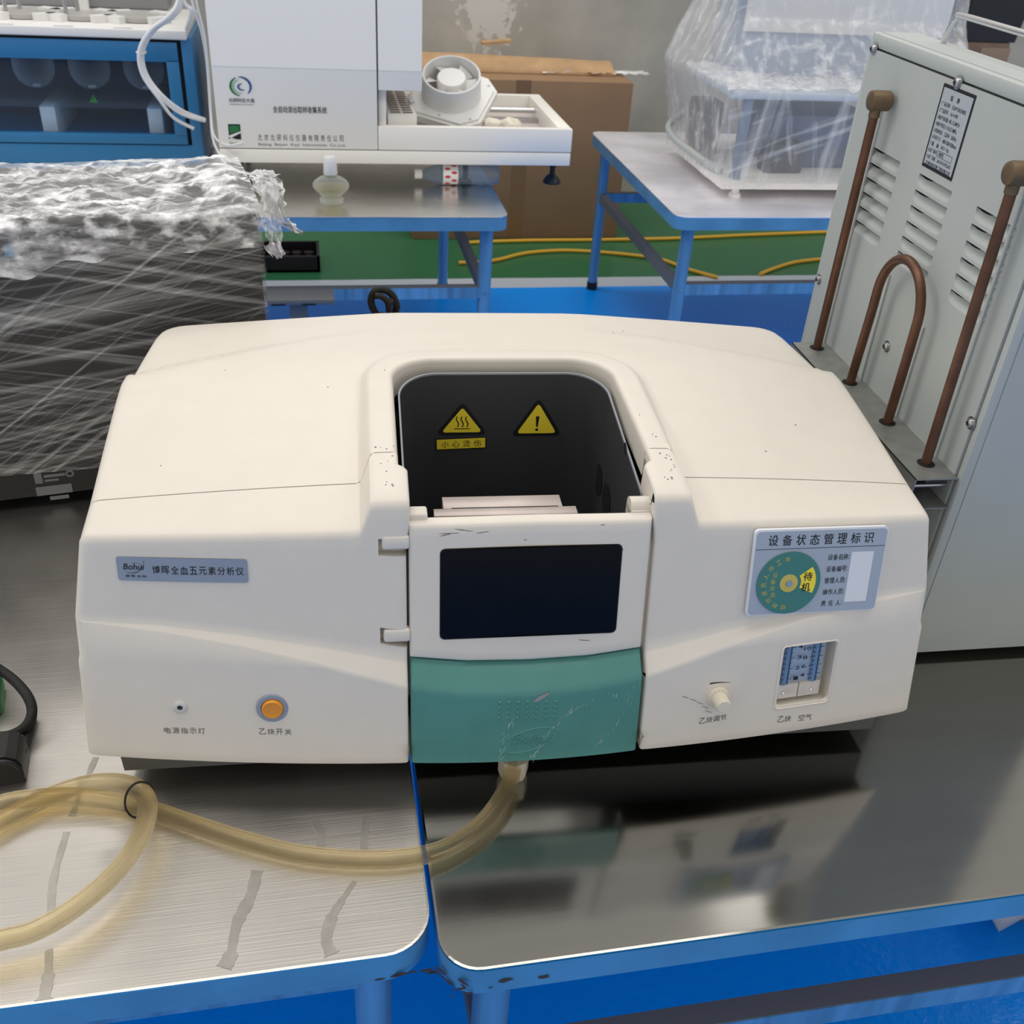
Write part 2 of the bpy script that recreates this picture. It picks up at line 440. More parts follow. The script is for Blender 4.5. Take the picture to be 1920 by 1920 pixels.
# flaked plaster patch left on the wall
mp = nt.nodes.new('ShaderNodeMapping'); mp.vector_type = 'POINT'
mp.inputs['Location'].default_value = (-0.905 / 0.19, 0, -0.95 / 0.26); mp.inputs['Scale'].default_value = (1 / 0.19, 0, 1 / 0.26)
nt.links.new(tc.outputs['Object'], mp.inputs[0])
ln = nt.nodes.new('ShaderNodeVectorMath'); ln.operation = 'LENGTH'; nt.links.new(mp.outputs[0], ln.inputs[0])
n2 = nt.nodes.new('ShaderNodeTexNoise'); n2.inputs['Scale'].default_value = 22; n2.inputs['Detail'].default_value = 6
nt.links.new(tc.outputs['Object'], n2.inputs['Vector'])
sm = nt.nodes.new('ShaderNodeMath'); sm.operation = 'MULTIPLY_ADD'; sm.inputs[1].default_value = -0.45
nt.links.new(ln.outputs['Value'], sm.inputs[0]); nt.links.new(n2.outputs['Fac'], sm.inputs[2])
r2 = nt.nodes.new('ShaderNodeMapRange'); r2.inputs['From Min'].default_value = 0.17; r2.inputs['From Max'].default_value = 0.24
nt.links.new(sm.outputs[0], r2.inputs['Value'])
mx2 = nt.nodes.new('ShaderNodeMix'); mx2.data_type = 'RGBA'; mx2.inputs['B'].default_value = srgb(214, 210, 204)
nt.links.new(r2.outputs[0], mx2.inputs['Factor']); nt.links.new(mx.outputs['Result'], mx2.inputs['A'])
nt.links.new(mx2.outputs['Result'], pb.inputs['Base Color'])
struct(MB().box((-5, 5.4, -0.1), (7, 5.55, 2.6)).build('wall_back', wm_, smooth=0))


# ------------------------------------------------------------------ steel tables
def steel_table(label, x0, x1, y0, y1, top, loc, rz, rails=True, apron=False, rust=(), cr=0.042):
    """x0..y1 in the table's own frame, loc on the floor"""
    t = thing('steel_table', label, 'table', loc, rz, None)
    th = 0.044
    out = rrect(x0, y0, x1, y1, cr, 8)
    mb = MB(); n = len(out)
    inner = rrect(x0 + 0.0025, y0 + 0.0025, x1 - 0.0025, y1 - 0.0025, cr - 0.0025, 8)
    vs = [(x, y, TZ - 0.004) for x, y in out] + [(x, y, TZ - 0.0006) for x, y in out] + [(x, y, TZ) for x, y in inner]
    fs = [tuple(range(2 * n, 3 * n))]
    for k in (0, 1):
        fs += [(k * n + i, k * n + (i + 1) % n, (k + 1) * n + (i + 1) % n, (k + 1) * n + i) for i in range(n)]
    mb.add(vs, fs); mb.build('tabletop', top, t, 0)
    e = MB(); e.prism(rrect(x0 + .0006, y0 + .0006, x1 - .0006, y1 - .0006, cr, 8), TZ - th, TZ - 0.004)
    ed = e.build('edge_band', BLUEFILM, t, 50)
    if rust:
        for px, py, nx, ny, L in rust:
            r = MB()
            for k in range(7):
                a = random.uniform(-L, L); z = TZ - 0.034 + random.uniform(-.008, .012); s = random.uniform(.002, .006)
                c = Vector((px - ny * a, py + nx * a, z)) + Vector((nx, ny, 0)) * 0.0006
                q = []
                for j in range(7):
                    th_ = 2 * PI * j / 7; rr = s * random.uniform(.5, 1.2)
                    q.append(c + Vector((-ny, nx, 0)) * rr * math.cos(th_) * 1.6 + Vector((0, 0, 1)) * rr * math.sin(th_) * .7)
                r.add(q, [tuple(range(7))])
            r.build('rust_patch', RUST, ed, 0)
    ix, iy, lw = 0.062, 0.045, 0.021
    for lx in (x0 + ix, x1 - ix):
        for ly in (y0 + iy, y1 - iy):
            b = MB().cyl((lx, ly, 0.03), (lx, ly, TZ - th), lw, n=20)
            lg = b.build('leg', BLUELEG, t)
            MB().cyl((lx, ly, 0), (lx, ly, 0.034), lw + 0.002, n=20).build('foot_cap', RUBBER, lg)
            MB().cyl((lx, ly - lw - 0.002, 0.405), (lx, ly - lw + 0.004, 0.405), 0.006, n=12).build('bolt', STEEL, lg)
    if rails:
        for ly in (y0 + iy, y1 - iy):
            rl = MB().box((x0 + ix + .015, ly - .014, .385), (x1 - ix - .015, ly + .014, .424)).build('rail', GREYMETAL, t, 0); MB().box((x0 + ix + .015, ly - .0155, .3855), (x1 - ix - .015, ly - .0140, .4225)).build('blue_film', BLUELEG, rl, 0)
        for lx in (x0 + ix, x1 - ix):
            MB().box((lx - .014, y0 + iy, .388), (lx + .014, y1 - iy, .422)).build('rail', GREYMETAL, t, 0)
    if apron:
        MB().box((x0 + ix + .015, y0 + iy - .012, .555), (x1 - ix - .015, y0 + iy + .012, .602)).build('apron_rail', BLUELEG, t, 0)
    return t


gapx = 0.0865
tl = steel_table('brushed steel table with coiled amber hose lying on it, front left', -1.2, 0.0, 0.0, 1.36, BRUSHED,
                 (gapx - 0.0035, 0.598, 0), math.radians(0.2), rails=False, apron=True, rust=((-0.03, 0.001, 0, -1, .03),), cr=.05)
steel_table('shiny film-covered steel table under the right half of the cream analyzer', 0.0, 1.25, 0.0, 1.36, FILMED,
            (gapx + 0.0020, 0.569, 0), math.radians(0.2), rust=((0.06, 0.0, 0, -1, .05), (0.012, 0.012, -.7, -.7, .02)))
steel_table('rear steel table carrying the white sampler machine and glass spirit lamp bottle', -1.35, 0.595, 3.005, 4.14, REARSTEEL, (0, 0, 0), 0)
steel_table('rear steel table carrying the film-wrapped open instrument beside the concrete wall', 1.138, 2.6, 3.008, 4.14, RRSTEEL, (0, 0, 0), 0)
# smears of old adhesive, plus a painted shading streak, on the brushed top
def tloc(px, py): p = onz(px, py, TZ); c, s = math.cos(math.radians(.2)), math.sin(math.radians(.2)); dx, dy = p[0] - gapx + .0035, p[1] - .598; return (c * dx + s * dy, -s * dx + c * dy, TZ + .0004)
SMEARSHADE = mat('smear_and_shade', srgb(172, 168, 161), 0.5, metal=1.0, var=.1, vscale=60)
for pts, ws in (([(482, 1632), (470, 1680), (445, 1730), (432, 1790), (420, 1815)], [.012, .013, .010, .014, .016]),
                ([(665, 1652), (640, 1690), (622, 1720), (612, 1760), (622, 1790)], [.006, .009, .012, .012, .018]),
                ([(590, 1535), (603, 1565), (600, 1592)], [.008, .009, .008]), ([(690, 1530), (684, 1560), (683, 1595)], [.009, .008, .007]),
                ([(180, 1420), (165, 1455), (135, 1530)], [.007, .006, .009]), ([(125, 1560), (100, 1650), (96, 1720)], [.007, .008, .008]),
                ([(92, 1780), (90, 1830), (82, 1875)], [.008, .012, .018])):  # this ribbon and the one before it paint a dark shading streak
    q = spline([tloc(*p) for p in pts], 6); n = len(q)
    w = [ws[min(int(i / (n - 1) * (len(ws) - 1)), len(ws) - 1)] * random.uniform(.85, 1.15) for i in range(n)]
    MB().ribbon(q, w).build('smear_and_shade', SMEARSHADE, tl, 0)


# ------------------------------------------------------------------ the cream blood-element analyzer
_a, _c = onz(165, 1418, TZ + .07), onz(1703, 1335, TZ + .07)
YI = math.atan2((_c - _a)[1], (_c - _a)[0])
IO = (_a + _c) / 2; IO[2] = TZ
IEX = np.array([math.cos(YI), math.sin(YI), 0]); IEY = np.array([-math.sin(YI), math.cos(YI), 0])
def iloc(p): v = np.array(p) - IO; return np.array([v @ IEX, v @ IEY, v[2]])
def Lz(x, y, h): return iloc(onz(x, y, TZ + h))
def Ld(x, y, d): return iloc(onp(x, y, IO + IEY * d, IEY))
def Lx(x, y, lx): return iloc(onp(x, y, IO + IEX * lx, IEX))

def lowf(x, h): return -.042 * (1 - (x / .49) ** 2) + .2 * (h - .07)
def upf(x, h): return lowf(x, h) + .02 * (1 - math.sqrt(x * x + .0009) / .49)
def Lf(x, y, fn):
    d = 0.0
    for _ in range(50):
        p = Ld(x, y, d); d = .5 * d + .5 * fn(p[0], p[2])
    return Ld(x, y, d)
hL = lambda x: float(np.interp(abs(x), [0, .07, .1375, .2286, .3117, .394, .484], [.158, .161, .1705, .198, .2185, .2317, .2390]))
hU = lambda x: max(hL(x) + .0008, float(np.interp(abs(x), [0, .07, .1368, .2283, .3118, .394, .484], [.180, .183, .1918, .2124, .2270, .237, .2398])))
_Sd, _Sv = [.02, .055, .107, .24, .365, .45, .55, .59], [.331, .335, .340, .352, .360, .3585, .3545, .352]
_Cd, _Cv = [.02, .107, .24, .35, .45, .55, .59], [.013, .019, .0235, .025, .018, .009, .005]
def sm(t): t = min(1, max(0, t)); return t * t * (3 - 2 * t)
def odist(x, d, hw=.14, r=.05, dm=.352):
    qx, qd = abs(x) - (hw - r), d - (dm - r)
    return math.hypot(max(qx, 0), max(qd, 0)) + min(max(qx, qd), 0) - r
def smint(x, xs, ys):                      # smooth (Hermite) interpolation
    if x <= xs[0]: return ys[0]
    if x >= xs[-1]: return ys[-1]
    i = max(k for k in range(len(xs)) if xs[k] <= x); i = min(i, len(xs) - 2)
    def sl(k):
        a, b = max(k - 1, 0), min(k + 1, len(xs) - 1); return (ys[b] - ys[a]) / (xs[b] - xs[a])
    h = xs[i + 1] - xs[i]; t = (x - xs[i]) / h
    return ((2 * t ** 3 - 3 * t * t + 1) * ys[i] + (t ** 3 - 2 * t * t + t) * h * sl(i) + (-2 * t ** 3 + 3 * t * t) * ys[i + 1] + (t ** 3 - t * t) * h * sl(i + 1))
def topf(x, d):
    h = smint(d, _Sd, _Sv) + smint(d, _Cd, _Cv) * (1 - (x / .47) ** 2)
    dc = float(np.interp(abs(x), [.1, .23, .30, .40, .48], [.49, .455, .43, .395, .365]))
    A = .020 * min(1, max(0, (abs(x) - .14) / .33))
    h -= A * sm((d - dc) / .035)
    amp = float(np.interp(d, [.04, .125, .25, .36, .44], [.031, .025, .014, .006, 0.0]))
    p = odist(x, d)
    h += amp * (1 - sm((p - .029) / .015))
    return h
wside = lambda d: smint(d, [.0, .055, .107, .24, .365, .43, .59], [.463, .4665, .468, .4745, .480, .4785, .470])

AN = thing('blood_analyzer', 'large cream benchtop analyzer with teal lower panel and open black chamber', 'analyzer', IO, YI)


def housing(side):
    XR = [.1445, .150, .1575, .1635, .1675, .171, .1745, .178, .182, .187, .193, .20, .215, .23, .245, .26, .275, .29, .301, .311, .321, .331, .341, .351, .361, .3685, .38, .395, .41, .425, .44]
    INNER = [(.0, .0035), (.001, .0014), (.003, .0003)]
    R = .012
    OUT = [(R, 0), (.0075, .0), (.0045, .0), (.0022, .0), (.0007, .0), (0, .0)]
    OUT = [(a, R - math.sqrt(max(0, R * R - (R - a) ** 2))) for a, _ in OUT]
    lowh = [.074, .082, .09, .1, .109, .12, .135, .15, .165, .178, .189, .195]
    uph = [.2115, .222, .2325, .25, .27, .29, .305, .3205, .330, .3405, .35, .36]
    topd = [.062, .075, .088, .093, .098, .103, .1035]
    def xi(kind, val):
        if kind == 'top': return .1305 + .0095 * sm((val - .094) / .010)
        h = val; return .1345 - .004 * sm((h - .325) / .03)
    def sd(x): return .125 - .018 * sm((abs(x) - .166) / .012)
    def column(x):
        P = [(lowf(x, .07) + .010, .0735), (lowf(x, .07) + .004, .07), (lowf(x, .072) + .0008, .0712)]
        hc = min(.195, hL(x) - .004)
        for h in lowh: P.append((lowf(x, .074 + (h - .074) / (.195 - .074) * (hc - .074)), .074 + (h - .074) / (.195 - .074) * (hc - .074)))
        a, b = hL(x), hU(x)
        pa, pb = (lowf(x, a), a), (upf(x, b), b)
        for t in (.0, .12, .35, .65, .88, 1.0): P.append((pa[0] + (pb[0] - pa[0]) * t, pa[1] + (pb[1] - pa[1]) * t))
        df0 = upf(x, .345); hT = topf(x, df0 + .004)
        for h in uph:
            t = (h - .199) / (.37 - .199); hh = (b + .004) + t * (hT - .012 - b - .004); P.append((upf(x, hh), hh))
        e0 = (upf(x, hT - .009), hT - .009); c = (upf(x, hT), hT); e1d = upf(x, hT) + .010; e1 = (e1d, topf(x, e1d))
        for t in (0, .25, .5, .75, 1): P.append(tuple((1 - t) ** 2 * e0[k] + 2 * t * (1 - t) * c[k] + t * t * e1[k] for k in (0, 1)))
        for d in topd:
            t = (d - .05) / (.1035 - .05); dd = e1d + t * (.1035 - e1d); P.append((dd, topf(x, dd)))
        s_ = sd(x) - .0008
        for t in (.5, 1): dd = .1035 + t * (s_ - .1035); P.append((dd, topf(x, dd)))
        P.append((s_, topf(x, s_) - .012))
        return P
    kinds = []
    base = column(.15)
    nlow = 3 + len(lowh) + 6 + len(uph) + 5
    for k, p in enumerate(base): kinds.append(('top', p[0]) if k >= nlow - 3 else ('face', p[1]))
    nr = len(base)
    wrow = []
    outer = column(.4665)
    for k in range(nr):
        kd = kinds[k][0]; v = outer[k][0] if kd == 'top' else outer[k][1]
        wrow.append(float(np.interp(v, [.07, .24, .335, .5], [.49, .484, .4668, .4645])) if kd == 'face' else .4668 + .0012 * (v - .055) / .05)
    wrow[0], wrow[1] = .470, .486
    cols = [('i', a, b) for a, b in INNER] + [('x', x, 0) for x in XR] + [('o', a, b) for a, b in OUT]
    V = []
    for c in cols:
        for k in range(nr):
            if c[0] == 'i': x = xi(*kinds[k]) + c[1]
            elif c[0] == 'o': x = wrow[k] - c[1]
            else: x = max(c[1], xi(*kinds[k]) + .0035)
            P = column(x); p = P[k]; q0, q1 = P[max(k - 1, 0)], P[min(k + 1, nr - 1) if k != nr - 2 else k]
            t = (q1[0] - q0[0], q1[1] - q0[1]); L = math.hypot(*t) or 1; nrm = (-t[1] / L, t[0] / L)
            o = c[2] if k < nr - 1 else 0
            if k < 14 and c[0] == 'o': o *= .35
            V.append((side * x, p[0] - nrm[0] * o, p[1] - nrm[1] * o, nrm))
    nc = len(cols)
    bm = bmesh.new()
    vs = [bm.verts.new((v[0], v[1], v[2])) for v in V]
    F = {}
    for i in range(nc - 1):
        for k in range(nr - 1):
            q = [vs[i * nr + k], vs[(i + 1) * nr + k], vs[(i + 1) * nr + k + 1], vs[i * nr + k + 1]]
            F[i, k] = bm.faces.new(q if side > 0 else q[::-1])
    # inner wall towards the chamber
    inn = []
    for k in range(nr):
        v = V[k]; inn.append(bm.verts.new((v[0], v[1] - v[3][0] * .028, v[2] - v[3][1] * .028)))
    for k in range(nr - 1):
        q = [inn[k], vs[k], vs[k + 1], inn[k + 1]]; bm.faces.new(q if side > 0 else q[::-1])
    # outer side wall
    o0 = (nc - 1) * nr
    e1 = bm.verts.new((side * .466, .107, .075)); e0 = vs[o0]
    ring = [vs[o0 + k] for k in range(nr)]
    cen = bm.verts.new((side * .462, .095, .2))
    lp = [e1] + ring
    for a, b in zip(lp, lp[1:] + lp[:1]):
        q = [cen, a, b]; bm.faces.new(q if side < 0 else q[::-1])
    def pocket(c0, c1, k0, k1, depth):
        fs = [F[i, k] for i in range(c0, c1) for k in range(k0, k1)]
        r = bmesh.ops.extrude_face_region(bm, geom=fs)
        nv = [g for g in r['geom'] if isinstance(g, bmesh.types.BMVert)]
        bmesh.ops.translate(bm, verts=nv, vec=(0, depth * .98, -depth * .2))
        bmesh.ops.delete(bm, geom=fs, context='FACES')
    cx = lambda x: 3 + XR.index(x)
    lo0, up0 = 3, 3 + len(lowh) + 6
    if side < 0:
        pocket(0, cx(.1635), up0 + uph.index(.2115), up0 + uph.index(.2325), .014)
        pocket(0, cx(.1635), up0 + uph.index(.3205), up0 + uph.index(.3405), .014)
    else:
        pocket(cx(.301), cx(.3685), lo0 + lowh.index(.109), lo0 + lowh.index(.189), .023)
    bmesh.ops.recalc_face_normals(bm, faces=bm.faces[:])
    me = bpy.data.meshes.new('front_housing'); bm.to_mesh(me); bm.free()
    me.polygons.foreach_set('use_smooth', [True] * len(me.polygons)); me.set_sharp_from_angle(angle=math.radians(38))
    me.materials.append(CREAM)
    o = bpy.data.objects.new('front_housing', me); COL.objects.link(o); o.parent = AN
    return o


HL, HR = housing(-1), housing(1)

# top cover: rows run from the chamber opening outwards to the rim and down the sides
def arc(cx, cy, r, a0, a1, n): return [(cx + r * math.cos(a0 + (a1 - a0) * k / n), cy + r * math.sin(a0 + (a1 - a0) * k / n)) for k in range(n + 1)]
def lin(a, b, n): return [(a[0] + (b[0] - a[0]) * k / n, a[1] + (b[1] - a[1]) * k / n) for k in range(n)]
half_in = lin((-.14, .107), (-.14, .302), 22) + arc(-.09, .302, .05, PI, PI / 2, 14) + lin((-.09, .352), (0, .352), 12)[1:]
ob = .59
half_out = [(-wside(.107 + (.50 - .107) * k / 22), .107 + (.50 - .107) * k / 22) for k in range(22)]
oc = lin((-wside(.5), .50), (-wside(.56), .56), 5) + arc(-.44, .56, .03, PI, PI / 2, 5) + lin((-.44, .59), (-.36, .59), 5)[1:]
oc = oc[:15]
half_out += oc + lin((oc[-1][0] + .03, ob), (0, ob), 11)
nn = min(len(half_in), len(half_out)); half_in, half_out = half_in[:nn], half_out[:nn]
inn_p = half_in + [(0, .352)] + [(-x, d) for x, d in half_in[::-1]]
out_p = half_out + [(0, ob)] + [(-x, d) for x, d in half_out[::-1]]
def tcsd(x): return .125 - .018 * sm((abs(x) - .166) / .012)
RL_ = .007
absd = [0, .0008, .0022, .0045, .007, .015, .024, .029, .032, .035, .038, .041, .044, .047]
RO = .012
mbt = MB(); rows = []
for j in range(len(inn_p)):
    a, b = inn_p[j], out_p[j]; L = math.hypot(b[0] - a[0], b[1] - a[1]); r = []
    ds = list(absd)
    for t in range(1, 34): ds.append(.047 + (L - RO - .047) * t / 34)
    ds += [L - RO, L - .0075, L - .0045, L - .0022, L - .0007, L]
    pts = []
    for s in ds:
        x, d = a[0] + (b[0] - a[0]) * s / L, a[1] + (b[1] - a[1]) * s / L
        d += (tcsd(x) + .0008 - .107) * max(0, 1 - (d - .107) / .05)
        h = topf(x, d)
        if s < RL_: h -= RL_ - math.sqrt(max(0, RL_ ** 2 - (RL_ - s) ** 2))
        if L - s < RO: h -= RO - math.sqrt(max(0, RO ** 2 - (RO - (L - s)) ** 2))
        pts.append((x, d, h))
    x, d, h = pts[0]
    pre = [(x, d, h - .03), (x, d, h - .012)]
    x, d, h = pts[-1]
    nx = 1 if d < .52 else max(0, (.59 - d) / .07); sx = 1 if x > 0 else -1
    post = []
    for hh, off in ((.30, .001), (.24, .001), (.15, -.003), (.07, -.010)):
        post.append((x + sx * off * nx, d + off * (1 - nx), min(hh, h - .002)))
    rows.append(pre + pts + post)
nr = len(rows[0])
mbt.grid(lambda i, k: rows[i][k], len(rows), nr)
# lap down at the front seam
for i in (0, len(rows) - 1):
    strip = [rows[i][k] for k in range(2, nr - 4)]
    mbt.add(strip + [(p[0], p[1], p[2] - .01) for p in strip], [(k, k + 1, len(strip) + k + 1, len(strip) + k) for k in range(len(strip) - 1)])
mbt.build('top_cover', CREAM, AN, 38)

# pedestal and feet
mb = MB()
prof = [(-.462, .020), (.462, .020), (.45, .55), (-.45, .55)]
mb.add([(x, y, .022) for x, y in prof] + [(x * 1.0, y - .006 if y < .1 else y, .085) for x, y in prof],
       [(3, 2, 1, 0), (0, 1, 5, 4), (1, 2, 6, 5), (2, 3, 7, 6), (3, 0, 4, 7), (4, 5, 6, 7)])
mb.build('base_plinth', DARKGREY, AN, 0)
for fx, fy in ((-.33, .07), (.335, .07), (-.33, .5), (.335, .5)):
    MB().lathe([(0, 0), (.019, 0), (.022, .004), (.019, .012), (.011, .014), (.011, .023), (0, .023)], 24, None, (fx, fy, 0)).build('foot', BLACK, AN)

# chamber liner
U = lin((-.1325, .06), (-.1325, .285), 10) + arc(-.0825, .285, .05, PI, PI / 2, 12) + lin((-.0825, .335), (.0825, .335), 8)[1:] + arc(.0825, .285, .05, PI / 2, 0, 12) + lin((.1325, .285), (.1325, .06), 10)[1:] + [(.1325, .06)]
mb = MB(); edge = MB()
hz = lambda d: .345 + (.377 - .345) * (d - .1) / (.335 - .1) if d > .1 else .345 - (.1 - d) * .25
mb.grid(lambda i, k: (U[i][0], U[i][1], [hz(U[i][1]), .3, .25, .2, .11][k] if not k == 0 else hz(U[i][1])), len(U), 5)
liner = mb.build('chamber_liner', BLACKINT, AN, 50)
def off(i, o):
    a, b = U[max(i - 1, 0)], U[min(i + 1, len(U) - 1)]; t = (b[0] - a[0], b[1] - a[1]); L = math.hypot(*t)
    return U[i][0] - t[1] / L * o, U[i][1] + t[0] / L * o
edge.grid(lambda i, k: (*off(i, [-.0003, -.0003, .0019, .0019][k]), hz(U[i][1]) + [-.002, .0004, .0004, -.002][k]), len(U), 4)
edge.build('liner_rim', LINEREDGE, liner, 50)
MB().grid(lambda i, k: (*off(i, .0022), [.345, .11][k] if U[i][1] > .1 else .25 - .14 * k), len(U), 2).build('liner_back', GAPSHADE, liner, 50)
MB().grid(lambda i, k: (*off(i, [.0022, .05][k]), .318), len(U), 2).build('shade_plate', GAPSHADE, AN, 0)  # added black sheet in place of the shaded shell interior
MB().box((-.1325, .03, .108), (.1325, .336, .112)).build('chamber_floor', BLACKINT, AN, 0)
# port holes in the right wall, small oval hole near the top
mb = MB()
for (px, py, rz_, ry) in ((1122, 899, .022, .022), (1137, 938, .022, .022), (1173, 840, .007, .007)):
    p = Lx(px, py, .1322)
    MB().add([(.1316, p[1] + ry * math.cos(2 * PI * k / 28), p[2] + rz_ * math.sin(2 * PI * k / 28)) for k in range(28)], [tuple(range(28))]).build('port_hole', GAPSHADE, liner, 0)
p = Lx(747, 848, -.1335)
m_ = MB()
m_.cyl((-.1395, .165, .333), (-.1335, .165, .333), .0045, n=16); m_.cyl((-.1395, .165, .333), (-.1375, .165, .333), .006, n=6)
m_.build('liner_screw', STEEL, liner)

# burner slot block
bd = .17
q = [Ld(*p_, bd) for p_ in ((832, 940), (1057, 943), (813, 952), (1080, 957))]
zb = (q[2][2] + q[3][2]) / 2
mb = MB()
mb.box((q[2][0], bd - .012, zb - .012), (q[3][0], bd + .004, zb), r=.0008)
mb.box((q[2][0] + .011, bd - .010, zb - .06), (q[3][0] - .016, bd + .004, zb - .011), r=.0008)
mb.box((q[0][0], bd + .004, zb - .03), (q[1][0], bd + .030, zb), r=.0008)
bu = mb.build('burner_head', BURNER, AN, 40)
MB().box((q[2][0] + .022, bd + .0035, zb - .004), (q[3][0] - .022, bd + .0046, zb + .0004)).build('burner_slot', GAPSHADE, bu, 0)
MB().cyl((q[2][0] + .007, bd - .012, zb - .020), (q[2][0] + .007, bd + .01, zb - .020), .006, n=20).build('burner_screw', BLACK, bu)
MB().cyl((-.01, .18, .112), (-.01, .18, zb - .05), .014, n=20).build('burner_stem', BURNER, bu)

MB().box((-.44, .022, .088), (.44, .55, .092)).build('shade_plate', GAPSHADE, AN, 0)  # added black plate, darkens the underside mirrored in the tabletop
# warning stickers on the liner back wall
WD = .3345
def wtri(cx, y0, hw, hh, r, n=6):
    A = [(-hw, 0), (hw, 0), (0, hh)]; out = []
    for i in range(3):
        p0, p1, p2 = Vector(A[i - 1]), Vector(A[i]), Vector(A[(i + 1) % 3])
        a, b = (p0 - p1).normalized(), (p2 - p1).normalized()
        ang = a.angle(b); t = r / math.tan(ang / 2)
        s, e = p1 + a * t, p1 + b * t
        for k in range(n + 1):
            u = k / n; v = s * (1 - u) ** 2 + p1 * 2 * u * (1 - u) + e * u * u; out.append((cx + v.x, y0 + v.y))
    return out
def flat(poly, d, th=.0004, M=None):
    mb = MB(); n = len(poly)
    mb.add([(x, d, z) for x, z in poly] + [(x, d - th, z) for x, z in poly], [tuple(range(n, 2 * n))] + [(i, (i + 1) % n, n + (i + 1) % n, n + i) for i in range(n)])
    return mb
s1 = [Ld(*p_, WD) for p_ in ((865, 762), (820, 818), (911, 813))]
s2 = [Ld(*p_, WD) for p_ in ((1008, 754), (961, 817), (1049, 817))]
for n_, s in enumerate((s1, s2)):
    cx = (s[1][0] + s[2][0]) / 2; y0 = (s[1][2] + s[2][2]) / 2; hw = (s[2][0] - s[1][0]) / 2 + .003; hh = s[0][2] - y0 + .007
    st = flat(wtri(cx, y0, hw, hh, .006), WD).build('warning_sticker', INK if n_ == 0 else BLACK, liner, 0)
    st['label'] = 'yellow triangle sticker with three wavy heat lines' if n_ == 0 else 'yellow triangle sticker with exclamation mark'
    flat(wtri(cx, y0 + .0042, hw - .008, hh - .0125, .0035), WD - .0005, .0001).build('yellow_triangle', YELLOW, st, 0)
    mk = MB()
    def wp(u, v): return (cx + u, WD - .0008, y0 + v)
    if n_ == 0:
        for o in (-.0062, 0, .0062):
            pts = [wp(o + .0016 * math.sin(k / 12 * 2 * PI * .95), .0125 + .0155 * k / 12) for k in range(13)]
            mk.ribbon(pts, .0015, up=(0, 1, 0))
        mk.ribbon([wp(-.0105, .0098), wp(.0105, .0098)], .0013, up=(0, 1, 0))
    else:
        mk.add([wp(-.0024, .030), wp(.0024, .030), wp(.0012, .0142), wp(-.0012, .0142)], [(0, 1, 2, 3)])
        mk.add([wp(.0021 * math.cos(2 * PI * k / 16), .0098 + .0021 * math.sin(2 * PI * k / 16)) for k in range(16)], [tuple(range(16))])
    mk.build('pictogram', INK, st, 0)
cx = (s1[1][0] + s1[2][0]) / 2 - .0005; zc = Ld(866, 831, WD)[2]
Mr = math.radians(2.0)
def rp(u, v): return (cx + u * math.cos(Mr) - v * math.sin(Mr), zc + u * math.sin(Mr) + v * math.cos(Mr))
capt = flat([rp(-.034, -.0088), rp(.034, -.0088), rp(.034, .0088), rp(-.034, .0088)], WD - .0005).build('hot_surface_caption', INK, liner, 0)
flat([rp(-.0325, -.0074), rp(.0325, -.0074), rp(.0325, .0074), rp(-.0325, .0074)], WD - .001, .0001).build('caption_face', YELLOW, capt, 0)
tx = MB()
for k, ch in enumerate('小心烫伤'):
    u = -.0265 + k * .0145
    text_fit(tx, ch, u, -.0052, u + .0098, .0048, lambda a, b: (rp(a, b)[0], WD - .0013, rp(a, b)[1]))
tx.build('lettering', INK, capt, 0)

# door with window
def fgrid(fn, xs, hs, dx=0.0):
    return lambda i, k: (xs[i], fn(xs[i], hs[k]) - dx, hs[k])
def slab(name, material, x0f, x1f, hb, ht, fn, th, r, parent, nx=24, nh=16):
    """a curved slab standing in the face surface fn: x0f/x1f(h) side limits, hb/ht(x) bottom and top limits; rounded rim, thickness th"""
    tv = [0, .15 * r, .5 * r, r]
    def axis(n):
        return None
    us = [0, .0, .0, .0]
    mb = MB()
    NU, NV = nx + 8, nh + 8
    def par(n, N, ln):
        # parameter 0..1 with extra rings near both ends
        e = [0, .12 * r / ln, .42 * r / ln, r / ln]
        if n < 4: return e[n]
        if n >= N - 4: return 1 - e[N - 1 - n]
        return e[3] + (1 - 2 * e[3]) * (n - 3) / (N - 7)
    def rnd(t, ln):
        s = min(t, 1 - t) * ln
        return 0 if s >= r else r - math.sqrt(max(0, r * r - (r - s) ** 2))
    P = []
    for i in range(NU):
        for k in range(NV):
            xm0, xm1 = x0f(.26), x1f(.26); u = par(i, NU, xm1 - xm0); v = par(k, NV, ht(0) - hb(0))
            x = xm0 + (xm1 - xm0) * u; h = hb(x) + (ht(x) - hb(x)) * v
            a, b = x0f(h), x1f(h); x = a + (b - a) * u
            o = max(rnd(u, b - a), rnd(v, ht(x) - hb(x)))
            P.append((x, fn(x, h) + o, h))
    mb.grid(lambda i, k: P[i * NV + k], NU, NV)
    bk = [(p[0], fn(p[0], p[2]) + th, p[2]) for p in P]
    ring = [i * NV for i in range(NU)] + [(NU - 1) * NV + k for k in range(1, NV)] + [i * NV + NV - 1 for i in range(NU - 2, -1, -1)] + [k for k in range(NV - 2, 0, -1)]
    n = len(ring)
    mb.add([P[q] for q in ring] + [bk[q] for q in ring], [(i, (i + 1) % n, n + (i + 1) % n, n + i) for i in range(n)] + [tuple(range(n, 2 * n))])
    return mb.build(name, material, parent, 40)
hdb = lambda x: hU(x) + .0035 + .0
door = slab('door', CREAM, lambda h: -.1318, lambda h: .1300 + (.0 if h < .3 else 0), hdb, lambda x: .3505, upf, .014, .005, AN)
